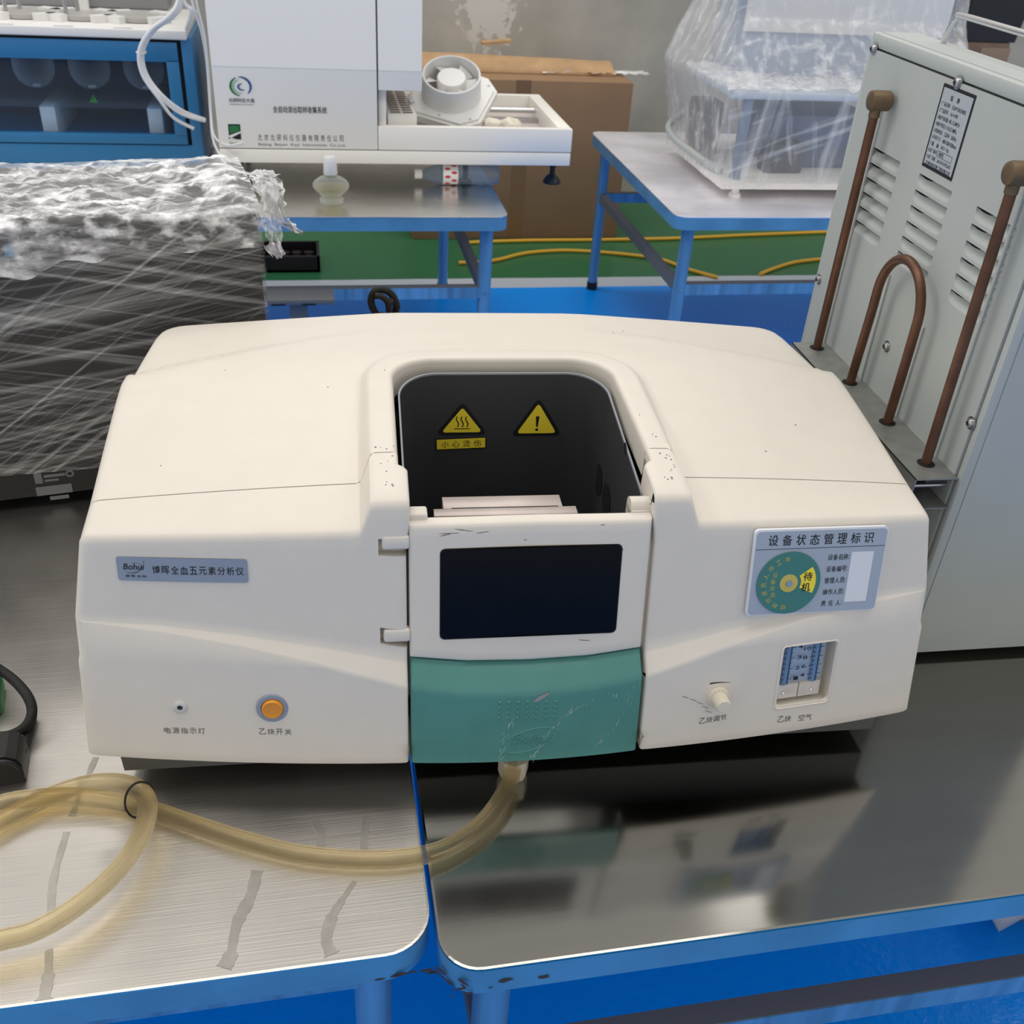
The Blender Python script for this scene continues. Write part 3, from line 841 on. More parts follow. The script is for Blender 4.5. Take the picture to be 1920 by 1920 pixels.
# window pane with rounded corners
def rr_surface(x0, x1, h0, h1, r, fn, lift, th=.0012, n=7, nu=20):
    out = rrect(x0, h0, x1, h1, r, n)
    mb = MB(); cx, ch = (x0 + x1) / 2, (h0 + h1) / 2
    # rows by height, so the sheet follows the curve of the face
    hs = sorted(set([round(p[1], 6) for p in out])); V = []; 
    hs = [hs[0]] + [h for a, b in zip(hs, hs[1:]) for h in ([b] if b - a < .02 else [a + (b - a) * q / 5 for q in range(1, 6)])]
    def half(h):
        dy = max(h0 + r - h, h - (h1 - r), 0); return (x1 - x0) / 2 - r + math.sqrt(max(0, r * r - dy * dy))
    mb.grid(lambda i, k: (cx + half(hs[i]) * (2 * k / nu - 1), fn(cx + half(hs[i]) * (2 * k / nu - 1), hs[i]) - lift, hs[i]), len(hs), nu + 1)
    m = len(out)
    mb.add([(x, fn(x, h) - lift, h) for x, h in out] + [(x, fn(x, h) - lift + th, h) for x, h in out], [(i, (i + 1) % m, m + (i + 1) % m, m + i) for i in range(m)])
    return mb
rr_surface(-.0992, .0985, .2165, .3235, .006, upf, .0006).build('window_lip', GAPSHADE, door, 40)
pw = rr_surface(-.0980, .0973, .2177, .3223, .006, upf, .0010).build('window_pane', PANE, door, 40)
for h in (.222, .3305):
    rr = MB(); o_ = upf(-.15, h)
    sl = -math.atan(.2)
    M = Matrix.Translation((-.1455, o_ + .005, h)) @ Matrix.Rotation(sl, 4, 'X')
    rr.box((-.0145, -.006, -.0082), (.0145, .006, .0082), M, r=.0035, seg=3); rr.build('hinge_tab', CREAM, door)
mb = MB(); M = Matrix.Translation((-.1215, .050, .3515))
mb.box((-.010, -.009, -.010), (.010, .009, .006), M, r=.003, seg=3); mb.build('latch_lug', CREAM, door)
mb = MB(); mb.cyl((.109, .058, .352), (.131, .058, .352), .010, n=24); mb.box((.109, .046, .335), (.131, .07, .352), r=.002); mb.build('latch_lug', CREAM, door)
# scuffs on the door
mb = MB()
for px, py, L in ((842, 1000, .022), (870, 994, .02), (835, 1003, .012), (905, 998, .014), (1130, 984, .005), (1165, 1030, .006), (1095, 1200, .014), (985, 1012, .004)):
    p = Lf(px, py, upf); a = random.uniform(-.2, .2)
    pts = [(p[0] + L * (t - .5), upf(p[0] + L * (t - .5), p[2] + a * L * (t - .5)) - .0004, p[2] + a * L * (t - .5)) for t in np.linspace(0, 1, 6)]
    mb.ribbon(pts, [.0002, .0006, .0009, .0006, .0007, .0002], up=(0, 1, 0))
mb.build('scuff', DIRT, door, 0)

# teal lower panel
mb = MB(); xs = [-.1318, -.1312, -.1298, -.127] + [-.127 + .254 * k / 30 for k in range(1, 30)] + [.127, .1290, .1302, .1308]
rw = []
for i, x in enumerate(xs):
    e = min(x - xs[0], xs[-1] - x); r = .0045; o = 0 if e >= r else r - math.sqrt(max(0, r * r - (r - e) ** 2))
    hb = .0665 + .003 * (x / .13) ** 2
    P = [(lowf(x, hb) + .010, hb + .004), (lowf(x, hb) + .004, hb), (lowf(x, hb), hb + .003)]
    for t in np.linspace(0, 1, 16)[1:]: h = hb + .003 + (hL(x) - .006 - hb - .003) * t; P.append((lowf(x, h), h))
    a, b = hL(x), hU(x) + .001; pa, pb_ = (lowf(x, a), a), (upf(x, b) + .004, b)
    e0 = P[-1]
    f1 = (pa[0] + (pb_[0] - pa[0]) * .2, pa[1] + (pb_[1] - pa[1]) * .2)
    for t in (.25, .5, .75, 1): P.append(tuple((1 - t) ** 2 * e0[k] + 2 * t * (1 - t) * pa[k] + t * t * f1[k] for k in (0, 1)))
    for t in (.5, 1): P.append((f1[0] + (pb_[0] - f1[0]) * t, f1[1] + (pb_[1] - f1[1]) * t))
    P.append((pb_[0] + .03, pb_[1] + .001))
    rw.append([(x, p[0] + o, p[1] - (o if k > 20 else 0)) for k, p in enumerate(P)])
rw = [[(x, d + .02, h) for x, d, h in rw[0]]] + rw + [[(x, d + .02, h) for x, d, h in rw[-1]]]
mb.grid(lambda i, k: rw[i][k], len(rw), len(rw[0]))
teal = mb.build('lower_panel', TEAL, AN, 40)
# raised dots, embossed oval maker's mark, scratches
mb = MB()
for r_ in range(4):
    for c_ in range(7):
        px = 937 + (1042 - 937) * c_ / 6 - r_ * .8; py = 1318 + (1347 - 1318) * r_ / 3 - c_ * .4
        p = Lf(px, py, lowf)
        mb.lathe([(.0022, .0003), (.0018, -.0008), (.0009, -.0013), (0, -.0014)], 10, Matrix.Translation((p[0], p[1], p[2])) @ Matrix.Rotation(-PI / 2, 4, 'X'))
mb.build('raised_dot', TEAL, teal)
def sface(fn, lift): return lambda u, v: (u, fn(u, v) - lift, v)
mb = MB(); pc = Lf(993, 1388, lowf)
ov = [(pc[0] + .034 * math.cos(t) * math.cos(.28) - .0135 * math.sin(t) * math.sin(.28), pc[2] + .034 * math.cos(t) * math.sin(.28) + .0135 * math.sin(t) * math.cos(.28)) for t in np.linspace(0, 2 * PI, 41)]
mb.tube([(x, lowf(x, h) + .0002, h) for x, h in ov[:-1]], .0009, 6, closed=True)
text_fit(mb, 'Bohui', pc[0] - .022, pc[2] - .006, pc[0] + .022, pc[2] + .007, sface(lowf, .0006), shear=.15)
mb.build('embossed_mark', TEAL, teal)
mb = MB()
for pts, n_, w in ((((962, 1345), (945, 1385), (938, 1422)), 46, .007), (((1075, 1330), (1040, 1360), (1010, 1400), (998, 1422)), 70, .006), (((1165, 1330), (1150, 1365), (1110, 1405)), 16, .004), (((1190, 1280), (1180, 1300), (1175, 1320)), 10, .012), (((1075, 1330), (1110, 1315), (1170, 1300)), 14, .006)):
    q = spline([Lf(*p_, lowf) for p_ in pts], 20)
    for _ in range(n_):
        c = random.choice(q); x, h = c[0] + random.gauss(0, w / 3), c[2] + random.gauss(0, w / 4); L = random.uniform(.001, .004); a = random.uniform(.7, 1.5)
        mb.ribbon([(x - L * math.cos(a), lowf(x, h - L) - .0005, h - L * math.sin(a)), (x, lowf(x, h) - .0005, h), (x + L * math.cos(a), lowf(x, h + L) - .0005, h + L * math.sin(a))], [.0002, random.uniform(.0004, .0009), .0002], up=(0, 1, 0))
mb.build('scratch', SCRATCH, teal, 0)
mb = MB()
q = [Lf(*p_, lowf) for p_ in ((1000, 1315), (1010, 1305), (1034, 1296), (1026, 1304), (1012, 1313), (1006, 1318))]
mb.add([(p_[0], lowf(p_[0], p_[2]) - .0005, p_[2]) for p_ in q], [tuple(range(6))])
mb.build('scratch', SCRATCHG, teal, 0)
# outlet fitting under the teal panel
oc_ = Ld(962, 1438, .0)
mb = MB(); mb.lathe([(0, -.012), (.016, -.012), (.0185, -.004), (.0185, .02), (0, .02)], 8, None, tuple(oc_)); mb.build('outlet_fitting', IVORY, AN, 20)

# controls on the left panel
def onface(p, fn=lowf):
    return Matrix.Translation((p[0], p[1], p[2])) @ Matrix.Rotation(math.atan(.2), 4, 'X').inverted() @ Matrix.Rotation(PI / 2, 4, 'X')
p = Lf(338, 1325, lowf)
mb = MB(); mb.lathe([(.0078, -.001), (.0078, .002), (.006, .0032), (.0032, .003), (.003, .001), (0, .001)], 28, onface(p)); il = mb.build('power_indicator', mat('satin_nickel', srgb(214, 212, 208), .45, metal=.3), AN)
MB().lathe([(.0028, .0012), (.0016, .0022), (0, .0024)], 16, onface(p)).build('indicator_bulb', BLACK, il)
p = Lf(511, 1327, lowf)
mb = MB(); mb.lathe([(.0175, -.001), (.0175, .0012), (.0165, .0022), (.0125, .0022), (.0118, .0005), (.0118, 0)], 36, onface(p)); sw = mb.build('acetylene_switch', SILVERB, AN)
mb = MB(); mb.lathe([(.0118, 0), (.0115, .0042), (.0100, .0058), (.0088, .0054), (0, .0060)], 32, onface(p)); mb.build('amber_button', AMBER, sw)
# lettering on the front panels (each block keeps its own words)
def letter_line(s, p0, p1, hgt, fn, material, parent, name='lettering', bold=.0, gap=.25, lift=.0004):
    """characters of s spread evenly from p0 to p1 (centres of the first and last), on face fn"""
    mb = MB(); n = len(s)
    for k, ch in enumerate(s):
        if ch == ' ': continue
        t = k / (n - 1) if n > 1 else 0
        x = p0[0] + (p1[0] - p0[0]) * t; h = p0[2] + (p1[2] - p0[2]) * t
        text_fit(mb, ch, x - hgt * .5, h - hgt * .5, x + hgt * .5, h + hgt * .5, sface(fn, lift), bold)
    return mb.build(name, material, parent, 0)
def inb(a, b, k): return a + (b - a) * k
a, b = Lf(314, 1369, lowf), Lf(378, 1370, lowf); letter_line('电源指示灯', a, b, .0075, lowf, GREYINK, HL)
a, b = Lf(492, 1371, lowf), Lf(540, 1372, lowf); letter_line('乙炔开关', a, b, .0075, lowf, GREYINK, HL)
a, b = Lf(1317, 1351, lowf), Lf(1356, 1345, lowf); letter_line('乙炔调节', a, b, .0078, lowf, GREYINK, HR)
a, b = Lf(1464, 1348, lowf), Lf(1516, 1344, lowf); letter_line('乙炔 空气', a, b, .0085, lowf, GREYINK, HR)

# nameplate
NPc = [Lf(*p_, upf) for p_ in ((219, 1043), (464, 1048), (466, 1090), (222, 1089))]
nx0, nx1, nh0, nh1 = -.4305, -.2985, .2885, .3150
npm = rr_surface(nx0, nx1, nh0, nh1, .003, upf, .0014, .0016).build('nameplate', SILVERB, AN, 40)
npm['label'] = 'silver blue nameplate with black lettering'
mb = MB()
for k, ch in enumerate('博晖全血五元素分析仪'):
    c = nx0 + .0355 + k * .0094 + .0; text_fit(mb, ch, c, .2972, c + .0078, .3062, sface(upf, .0017), .006)
text_fit(mb, 'Bohui', nx0 + .0062, .3010, nx0 + .0265, .3078, sface(upf, .0017), .012, 1.0, .06)
for k, ch in enumerate('博晖创新'):
    c = nx0 + .0075 + k * .0058; text_fit(mb, ch, c, .2925, c + .0042, .2952, sface(upf, .0017), .004)
text_fit(mb, '®', nx0 + .0268, .3090, nx0 + .0287, .3109, sface(upf, .0017))
mb.build('lettering', INK, npm, 0)
mb = MB(); c0 = (nx0 + .0160, .3030)
pts = []
for t in np.linspace(-.62 * PI * 2 + 1.3, .6 + .9, 50):
    x = .0098 * math.cos(t); y = .0054 * math.sin(t); x, y = x * math.cos(.25) - y * math.sin(.25), x * math.sin(.25) + y * math.cos(.25)
    pts.append((c0[0] + x, upf(c0[0] + x, c0[1] + y) - .0018, c0[1] + y))
mb.ribbon(pts, [.0002 + .0006 * max(0, 1 - abs(k - 14) / 14) for k in range(50)], up=(0, 1, 0)); mb.build('logo_swoosh', INK, npm, 0)

# adjusting knob
p = Lf(1346, 1306, lowf); kp = p
Mk = onface(p)
kb = MB(); kb.lathe([(.0128, -.001), (.0128, .0035), (.0118, .0055), (.0095, .006)], 36, Mk)
for k in range(18):
    t = 2 * PI * k / 18
    kb.box((.0112, -.0008, .0005), (.0130, .0008, .0058), Mk @ Matrix.Rotation(t, 4, 'Z'))
kn = kb.build('acetylene_knob', IVORY, AN)
mb = MB(); n = 48
mb.lathe([(0, .0), (.0095, .0), (.0095, .006), (.0085, .021), (.0075, .0225), (0, .0228)], 40, Mk)
for k in range(18):
    t = 2 * PI * k / 18
    mb.box((.0078, -.0007, .006), (.0098, .0007, .0205), Mk @ Matrix.Rotation(t, 4, 'Z') @ Matrix.Rotation(math.radians(-3), 4, 'Y'))
mb.build('knob_grip', IVORY, kn)
mb = MB(); pts = []
for t in np.linspace(0, 1, 16):
    x = .2125 + .0255 * t; h = kp[2] + .0155 + .0035 * math.sin(PI * (.35 + .5 * t)); pts.append((x, lowf(x, h) - .0005, h))
mb.ribbon(pts, [.0022 - .0019 * k / 15 for k in range(16)], up=(0, 1, 0)); mb.build('dial_mark', INK, HR, 0)
mb = MB()
for px, py in ((1285, 1307), (1300, 1312), (1312, 1318), (1322, 1326), (1328, 1334)):
    q_ = Lf(px, py, lowf); mb.ribbon([(q_[0] - .004, lowf(q_[0] - .004, q_[2] + .0018) - .0005, q_[2] + .0018), (q_[0] + .004, lowf(q_[0] + .004, q_[2] - .0018) - .0005, q_[2] - .0018)], .0009, up=(0, 1, 0))
mb.build('scratch', SCRATCHG, HR, 0)

# flow meter in its recess
fx0, fx1, fh0, fh1 = .301, .3685, .109, .189
def fr(u, v, dep):
    dep *= .7; x = fx0 + (fx1 - fx0) * u; h = fh0 + (fh1 - fh0) * v
    return (x, lowf(x, .149) + .2 * (h - .149) + dep, h - dep * .2)
mb = MB(); mb.add([fr(0, 0, .0305), fr(1, 0, .0305), fr(1, 1, .0305), fr(0, 1, .0305)], [(0, 1, 2, 3)])
fmt = mb.build('flow_meter', IVORY, AN, 0)
mb = MB(); mb.box((0, 0, 0), (1, 1, 1)); mb.v = [fr(-.0 + .88 * v[0], .30 + .70 * v[2], .016 + .010 * v[1]) for v in mb.v]; mb.build('scale_block', SCALEP, fmt, 0)
mb = MB(); mb.box((0, 0, 0), (.43, 1, 1)); mb.box((.45, 0, 0), (.86, 1, 1), r=.0); mb.v = [fr(v[0], .08 + .23 * v[2], .010 + .014 * v[1]) for v in mb.v]; mb.build('valve_block', mat('clear_valve_block', srgb(216, 206, 192), .2, var=.1, vscale=80), fmt, 0)
for u in (.15, .70):
    mb = MB(); mb.tube([fr(u, .3, .0155), fr(u, 1.0, .0155)], .0042, 14, caps=False); mb.build('meter_tube', mat('blue_meter_tube', srgb(110, 140, 175), .1), fmt)
    mb = MB(); mb.tube([fr(u + .05, .3, .0125), fr(u + .05, 1.0, .0125)], .0017, 8, caps=False); mb.build('tube_shade', SCALEB, fmt)  # blue stripe that paints shade along the meter tube
    MB().lathe([(0, -.0025), (.0025, 0), (0, .0025)], 12, None, fr(u, .18, .009)).build('float_ball', CHROME, fmt)
mk = MB()
for u, nums, v0, dv in ((.15, ['', '1', '', '2', '', '3', '', '4'], .31, .088), (.70, ['', '', '4', '', '6', '', '8', '', '10', ''], .29, .0735)):
    for k, s_ in enumerate(nums):
        v = v0 + dv * k; L = .13 if s_ else .085
        mk.ribbon([fr(u - L, v, .0105), fr(u + L, v, .0105)], .0009, up=(0, 1, 0))
        if s_:
            du = .17 if u < .4 else -.26
            text_fit(mk, s_, u + du, v - .03, u + du + (.09 if len(s_) == 1 else .14), v + .03, lambda a_, b_: fr(a_, b_, .0105), .01)
mk.build('scale_marks', INK, fmt, 0)
rr_ = MB()
# bevelled lip around the recess
def lip(k, w):
    q = rrect(0, 0, 1, 1, .08, 5); return q
lo = rrect(fx0 - .004, fh0 - .004, fx1 + .004, fh1 + .003, .006, 5); li = rrect(fx0, fh0, fx1, fh1, .007, 5)
m = len(lo)
rr_.add([(x, lowf(x, h) - .0003, h) for x, h in lo] + [(x, lowf(x, h) - .0012, h) for x, h in [((a_[0] + b_[0]) / 2, (a_[1] + b_[1]) / 2) for a_, b_ in zip(lo, li)]] + [(x, lowf(x, h) + .003, h) for x, h in li],
        [(i, (i + 1) % m, m + (i + 1) % m, m + i) for i in range(m)] + [(m + i, m + (i + 1) % m, 2 * m + (i + 1) % m, 2 * m + i) for i in range(m)])
rr_.build('meter_bezel', CREAM, fmt)

# status card
def cardpt(u, v, lift=0.0):
    # flat plate leaning on the face: u 0..1 right, v 0..1 up
    A, B, D = np.array(CC[3]), np.array(CC[2]), np.array(CC[0])
    p = A + (B - A) * u + (D - A) * v; return p + CN * lift
g = [Lf(*p_, upf) for p_ in ((1415, 990), (1660, 982), (1636, 1138), (1392, 1150))]
c0 = sum(g) / 4; wx = ((g[1] - g[0]) + (g[2] - g[3])) / 2; vy = ((g[0] - g[3]) + (g[1] - g[2])) / 2
CC = [c0 - wx / 2 + vy / 2, c0 + wx / 2 + vy / 2, c0 + wx / 2 - vy / 2, c0 - wx / 2 - vy / 2]
CN = np.cross(wx, vy); CN = CN / np.linalg.norm(CN); CN = CN if CN[1] < 0 else -CN
CC = [c + CN * .0065 for c in CC]
CW, CH = np.linalg.norm(wx), np.linalg.norm(vy)
def cpoly(poly, l0, l1):
    n = len(poly); mb = MB(); mb.add([cardpt(u / CW, v / CH, l0) for u, v in poly] + [cardpt(u / CW, v / CH, l1) for u, v in poly], [tuple(range(n, 2 * n)), tuple(range(n - 1, -1, -1))] + [(i, (i + 1) % n, n + (i + 1) % n, n + i) for i in range(n)]); return mb
sc_ = cpoly(rrect(0, 0, CW, CH, .005, 5), -.0042, .0).build('status_card', CARDW, AN, 30)
sc_['label'] = 'pale blue equipment status card with green turning disc'
cpoly(rrect(.0018, .0012, CW - .0012, CH - .0022, .005, 5), .0, .0006).build('card_face', CARD, sc_, 0)
mk = MB()
cp = lambda l: (lambda u, v: cardpt(u / CW, v / CH, l))
for k, ch in enumerate('设备状态管理标识'):
    u = .016 + k * .01672; text_fit(mk, ch, u, CH - .0195, u + .0118, CH - .0065, cp(.0009), .006)
mk.ribbon([cardpt(.012, 1 - .0235 / CH, .0009), cardpt(.99, 1 - .0235 / CH, .0009)], .0006, up=tuple(CN))
for k, s_ in enumerate(('设备名称:', '设备编号:', '管理人员:', '操作人员:', '责任人:')):
    v = CH - .0395 - k * .0146; n_ = len(s_)
    for j, ch in enumerate(s_):
        u = .0915 + j * (.0064 if n_ == 5 else .0092)
        if ch == ':': u = .0915 + 4 * .0064
        text_fit(mk, ch, u, v - (.0 if ch != ':' else -.001), u + (.0058 if ch != ':' else .0008), v + (.0072 if ch != ':' else .0055), cp(.0009), .006)
mk.build('lettering', INK, sc_, 0)
cpoly([(.1205, .0125), (.1480, .0125), (.1480, CH - .0305), (.1205, CH - .0305)], .0006, .0009).build('paper_insert', CARDW, sc_, 0)
dc = np.array([.0465, .0405]); dr = .0388
def ell(r_, n=56): return [(dc[0] + r_ * math.cos(2 * PI * k / n), dc[1] + r_ * math.sin(2 * PI * k / n)) for k in range(n)]
disc = cpoly(ell(dr), .0009, .0022).build('turning_disc', DISCG, sc_, 40)
wed = [(dc[0] + r_ * math.cos(t), dc[1] + r_ * math.sin(t)) for r_, ts in ((.033, np.linspace(-.42, .62, 12)), (.0150, np.linspace(.62, -.42, 8))) for t in ts]
cpoly(wed, .0022, .0025).build('pointer_window', YELLOW, disc, 0)
cpoly(ell(.0110, 36), .0022, .0025).build('disc_hub', YELLOWD, disc, 0)
mb = MB(); pc_ = cardpt(dc[0] / CW, dc[1] / CH, .002); n3 = Vector(CN)
mb.cyl(pc_, Vector(pc_) + n3 * .0022, .0042, .0036, 20); mb.build('disc_rivet', STEEL, disc)
mk = MB()
for ch, du, dv in (('待', .0225, .0078), ('机', .0215, -.0055)):
    text_fit(mk, ch, dc[0] + du - .0055, dc[1] + dv - .0055, dc[0] + du + .0055, dc[1] + dv + .0055, cp(.0028), .01)
mk.build('lettering', INK, disc, 0)
mk = MB()
for k, ch in enumerate('非工作人员请勿转动'):
    t = math.radians(100 + k * 20.5); u, v = dc[0] + .0305 * math.cos(t), dc[1] + .0305 * math.sin(t); r_ = t - PI / 2; s_ = .0062
    text_fit(mk, ch, -s_ / 2, -s_ / 2, s_ / 2, s_ / 2, lambda a_, b_: cardpt((u + a_ * math.cos(r_) - b_ * math.sin(r_)) / CW, (v + a_ * math.sin(r_) + b_ * math.cos(r_)) / CH, .0025))
for k, ch in enumerate('设备状态'):
    u, v = dc[0] - .0195 + (.0015 if k in (0, 3) else 0), dc[1] + .0110 - k * .0082
    text_fit(mk, ch, u - .003, v - .003, u + .003, v + .003, cp(.0025))
mk.build('lettering', YELLOWD, disc, 0)
# dirt specks on the cream paint
mb = MB()
def speck(p, s):
    mb.add([(p[0] + s * math.cos(2 * PI * k / 6) * random.uniform(.6, 1.2), p[1] + s * math.sin(2 * PI * k / 6) * random.uniform(.6, 1.2), topf(p[0], p[1]) + .0004) for k in range(6)], [tuple(range(6))])
for x, d in [(-.40, .16), (-.22, .30), (-.15, .32), (.36, .22), (.155, .155), (.158, .15), (.150, .20), (.30, .16), (.2, .5), (.18, .48), (-.35, .36)] + [(random.uniform(-.165, -.142), random.uniform(.06, .16)) for _ in range(12)] + [(random.uniform(.143, .165), random.uniform(.06, .115)) for _ in range(14)]:
    speck((x, d), random.uniform(.0006, .0013))
mb.build('dirt_speck', DIRT, AN, 0)

# ------------------------------------------------------------------ grey air compressor with copper pipes
CB = onz(1681, 1237, TZ); YC = math.radians(-2.0)
CYv = np.array([math.sin(YC), math.cos(YC), 0]); CXv = np.array([math.cos(YC), -math.sin(YC), 0])
def C(x, y, off=0.0):
    t = onp(x, y, CB - CXv * off, CXv); return ((t - CB) @ CYv, t[2] - TZ)
AC = thing('air_compressor', 'tall grey metal compressor cabinet with copper pipes, right of the analyzer', 'air compressor', CB, YC)
CD, CHt, CWd = .515, .752, .285           # depth (u), height, width
mb = MB()
pf = [(.0, .012), (CWd, .012), (CWd, .66), (.105, .70), (.079, CHt - .006), (.073, CHt), (.006, CHt), (0, CHt - .006)]
pf[0], pf[-2], pf[-1] = (.014, .012), (.014, CHt - .0), (.014, CHt - .006)
pf = [(.014, .012), (CWd, .012), (CWd, .66), (.105, .70), (.079, CHt - .006), (.073, CHt), (.014, CHt)]
n = len(pf)
mb.add([(x, 0.0, z) for x, z in pf] + [(x, CD, z) for x, z in pf], [tuple(range(n)), tuple(range(2 * n - 1, n - 1, -1))] + [((i + 1) % n, i, n + i, n + (i + 1) % n) for i in range(n)])
mb.box((0, 0, .012), (.015, .0125, CHt), r=.004); mb.box((0, CD - .0125, .012), (.015, CD, CHt), r=.004)
mb.box((0, .004, CHt - .020), (.015, CD - .004, CHt), r=.005); mb.box((0, .004, .012), (.015, CD - .004, .031), r=.002)
mb.build('cabinet_body', GREYP, AC, 35)
for fx in (.03, CWd - .03):
    for fy in (.05, CD - .05): MB().cyl((fx, fy, 0), (fx, fy, .013), .014, n=16).build('foot', RUBBER, AC)
LCOL = (.429, .287, .141); LV0, LDV, LW, LH, LDEP = .611, .0212, .086, .0165, .012
us = sorted(set([round(v, 5) for v in list(np.linspace(.014, CD - .014, 40)) + [uc - LW * (.5 - .5 * math.cos(PI * k / 40)) for uc in LCOL for k in range(41)]]))
vs_ = sorted(set([round(v, 5) for v in list(np.linspace(.032, CHt - .0215, 24)) + [LV0 - LDV * k + dv for k in range(6) for dv in (.0012, .0004, 0, -.0007, -.002, -.0035, -.005, -.0065, -.008, -.0095, -.011, -.0125, -.014, -.0155, -.0168, -.018)]]))
def press(u, v):
    for uc in LCOL:
        if uc - LW <= u <= uc:
            s_ = (uc - u) / LW; e = min(s_, 1 - s_) * LW / .013; k = math.sqrt(max(0, 1 - (1 - min(1, e)) ** 2))
            for r_ in range(6):
                t = (LV0 - LDV * r_ - v) / (LH * (.35 + .65 * k) + 1e-6)
                if -1e-6 <= t < 1: return LDEP * k * (.5 + .5 * math.cos(PI * t)) ** .8
    return 0.0
mb = MB(); mb.grid(lambda i, k: (-.0016 + press(us[i], vs_[k]), us[i], vs_[k]), len(us), len(vs_))
a0, a1, b0_, b1_ = us[0], us[-1], vs_[0], vs_[-1]
for p_, q_ in (((a0, b0_), (a1, b0_)), ((a1, b0_), (a1, b1_)), ((a1, b1_), (a0, b1_)), ((a0, b1_), (a0, b0_))):
    mb.add([(-.0016, *p_), (-.0016, *q_), (.003, *q_), (.003, *p_)], [(0, 1, 2, 3)])
sc = mb.build('louvered_cover', GREYP, AC, 42)
for uc in LCOL:
    sl = MB()
    for r_ in range(6):
        v0 = LV0 - LDV * r_; m = 16; P = []
        for i in range(m + 1):
            s_ = i / m; e = min(s_, 1 - s_) * LW / .013; P.append((uc - LW * s_, math.sqrt(max(0, 1 - (1 - min(1, e)) ** 2))))
        wv = [.0052 * math.exp(-((i / m - .13) / .22) ** 2) * min(1, k * 1.3) + .0006 * k for i, (u, k) in enumerate(P)]
        sl.add([(-.0019 + press(u, v0 - .0004), u, v0 - .0002) for u, k in P] + [(-.0019 + press(u, v0 - .0002 - w_), u, v0 - .0002 - w_) for (u, k), w_ in zip(P, wv)], [(i, i + 1, m + 2 + i, m + 1 + i) for i in range(m)])
    sl.build('louver_slit', GAPSHADE, sc, 0)
# rating plate
pl_ = MB().box((-.0022, .209, .622), (-.0016, .287, .7245)).build('rating_plate', INK, AC, 0)
MB().box((-.0024, .2125, .6262), (-.002, .2835, .7205)).build('plate_face', mat('plate_silver', srgb(176, 182, 190), .45), pl_, 0)
mk = MB(); fpl = lambda a_, b_: (-.0027, .287 - a_, .622 + b_)
text_fit(mk, '铭', .0245, .0860, .0305, .0925, fpl, .01); text_fit(mk, '牌', .0405, .0860, .0465, .0925, fpl, .01)
for k, (l_, r_, w) in enumerate((('1.产品名称:', '无油气体压缩机', .034), ('2.产品型号:', 'XJ-5Ⅱ型', .019), ('3.输出气体流量:', '45-1.5 M³/H', .025), ('4.输出气体压力:', '0-0.3 MPa', .023), ('5.电源电压:', '220V  50Hz', .030), ('6.外形尺寸:', '400×200×500mm', .034), ('7.重    量:', '28.5  Kg', .020), ('8.出厂编号:', '0092', .012), ('9.出厂日期:', '2012年10月26日', .034))):
    v = .0775 - k * .0082
    text_fit(mk, l_, .0065, v, .0065 + (.027 if k in (2, 3) else .0225), v + .0052, fpl, .006)
    text_fit(mk, r_, .036 if k in (2, 3) else .0335, v, (.036 if k in (2, 3) else .0335) + w, v + .005, fpl, .006)
text_fit(mk, '天津市利迈意工贸有限公司', .0075, .0038, .0700, .0092, fpl, .01)
for a_, b_ in (((.030, .0190), (.066, .0190)), ((.030, .0262), (.066, .0262)), ((.030, .0190), (.030, .0262)), ((.066, .0190), (.066, .0262))):
    mk.ribbon([fpl(*a_), fpl(*b_)], .0005, up=(1, 0, 0))
mk.build('lettering', INK, pl_, 0)
for px, py in ((1600, 90), (1775, 154), (1501, 524), (1645, 650), (1822, 793)):
    u, v = C(px, py); m_ = MB(); M = Matrix.Translation((-.0016, u, v)) @ Matrix.Rotation(-PI / 2, 4, 'Y')
    m_.lathe([(.0085, 0), (.0085, .0012), (.0058, .0014), (.0056, .0035), (.0035, .0052), (0, .0056)], 20, M); o_ = m_.build('cover_screw', STEEL, AC)
    MB().box((-.003, -.0006, .0050), (.003, .0006, .0061), M).box((-.0006, -.003, .0050), (.0006, .003, .0061), M).build('screw_recess', GAPSHADE, o_, 0)
# pipes
X0 = -.026; PR = .0066
def cpipe(name, pts, r=PR): return MB().tube([(X0, u, v) for u, v in pts], r, 16).build(name, COPPER, AC)
for (ut, vt), (ub, vb) in (((.402, .679), (.403, .285)), ((.052, .674), (.043, .285))):
    cpipe('copper_pipe', [(ut, vt), (ub, vb)])
    m_ = MB(); m_.lathe([(0, -.018), (.0120, -.018), (.0136, -.016), (.0138, .008), (.0126, .011), (.0086, .013), (0, .013)], 28, Matrix.Translation((X0, ut, vt)) @ Matrix.Rotation(-PI / 2, 4, 'Y'))
    m_.build('pipe_end_cap', BRASS, AC, 30)
    m_ = MB(); m_.cyl((X0, ut, vt - .022), (X0, ut, vt - .005), .0078, n=16); m_.build('pipe_collar', BRASS, AC)
uc, rr = .2125, .0575; vb = .452
pts = [(.282, .285), (.272, .40)] + [(uc + rr * math.cos(t), vb + rr * 1.08 * math.sin(t)) for t in np.linspace(.08, PI - .05, 22)] + [(.150, .40), (.153, .285)]
pts = [(.2785, .285), (.2745, .36), (.2712, .42)] + [(uc + .0585 * math.cos(t), .452 + .064 * math.sin(t)) for t in np.linspace(0, PI, 22)] + [(.1535, .42), (.1535, .36), (.1545, .285)]
cpipe('copper_u_pipe', [tuple(p[:2]) for p in [(q.x, q.y) for q in spline([(a, b, 0) for a, b in pts], 3)]])
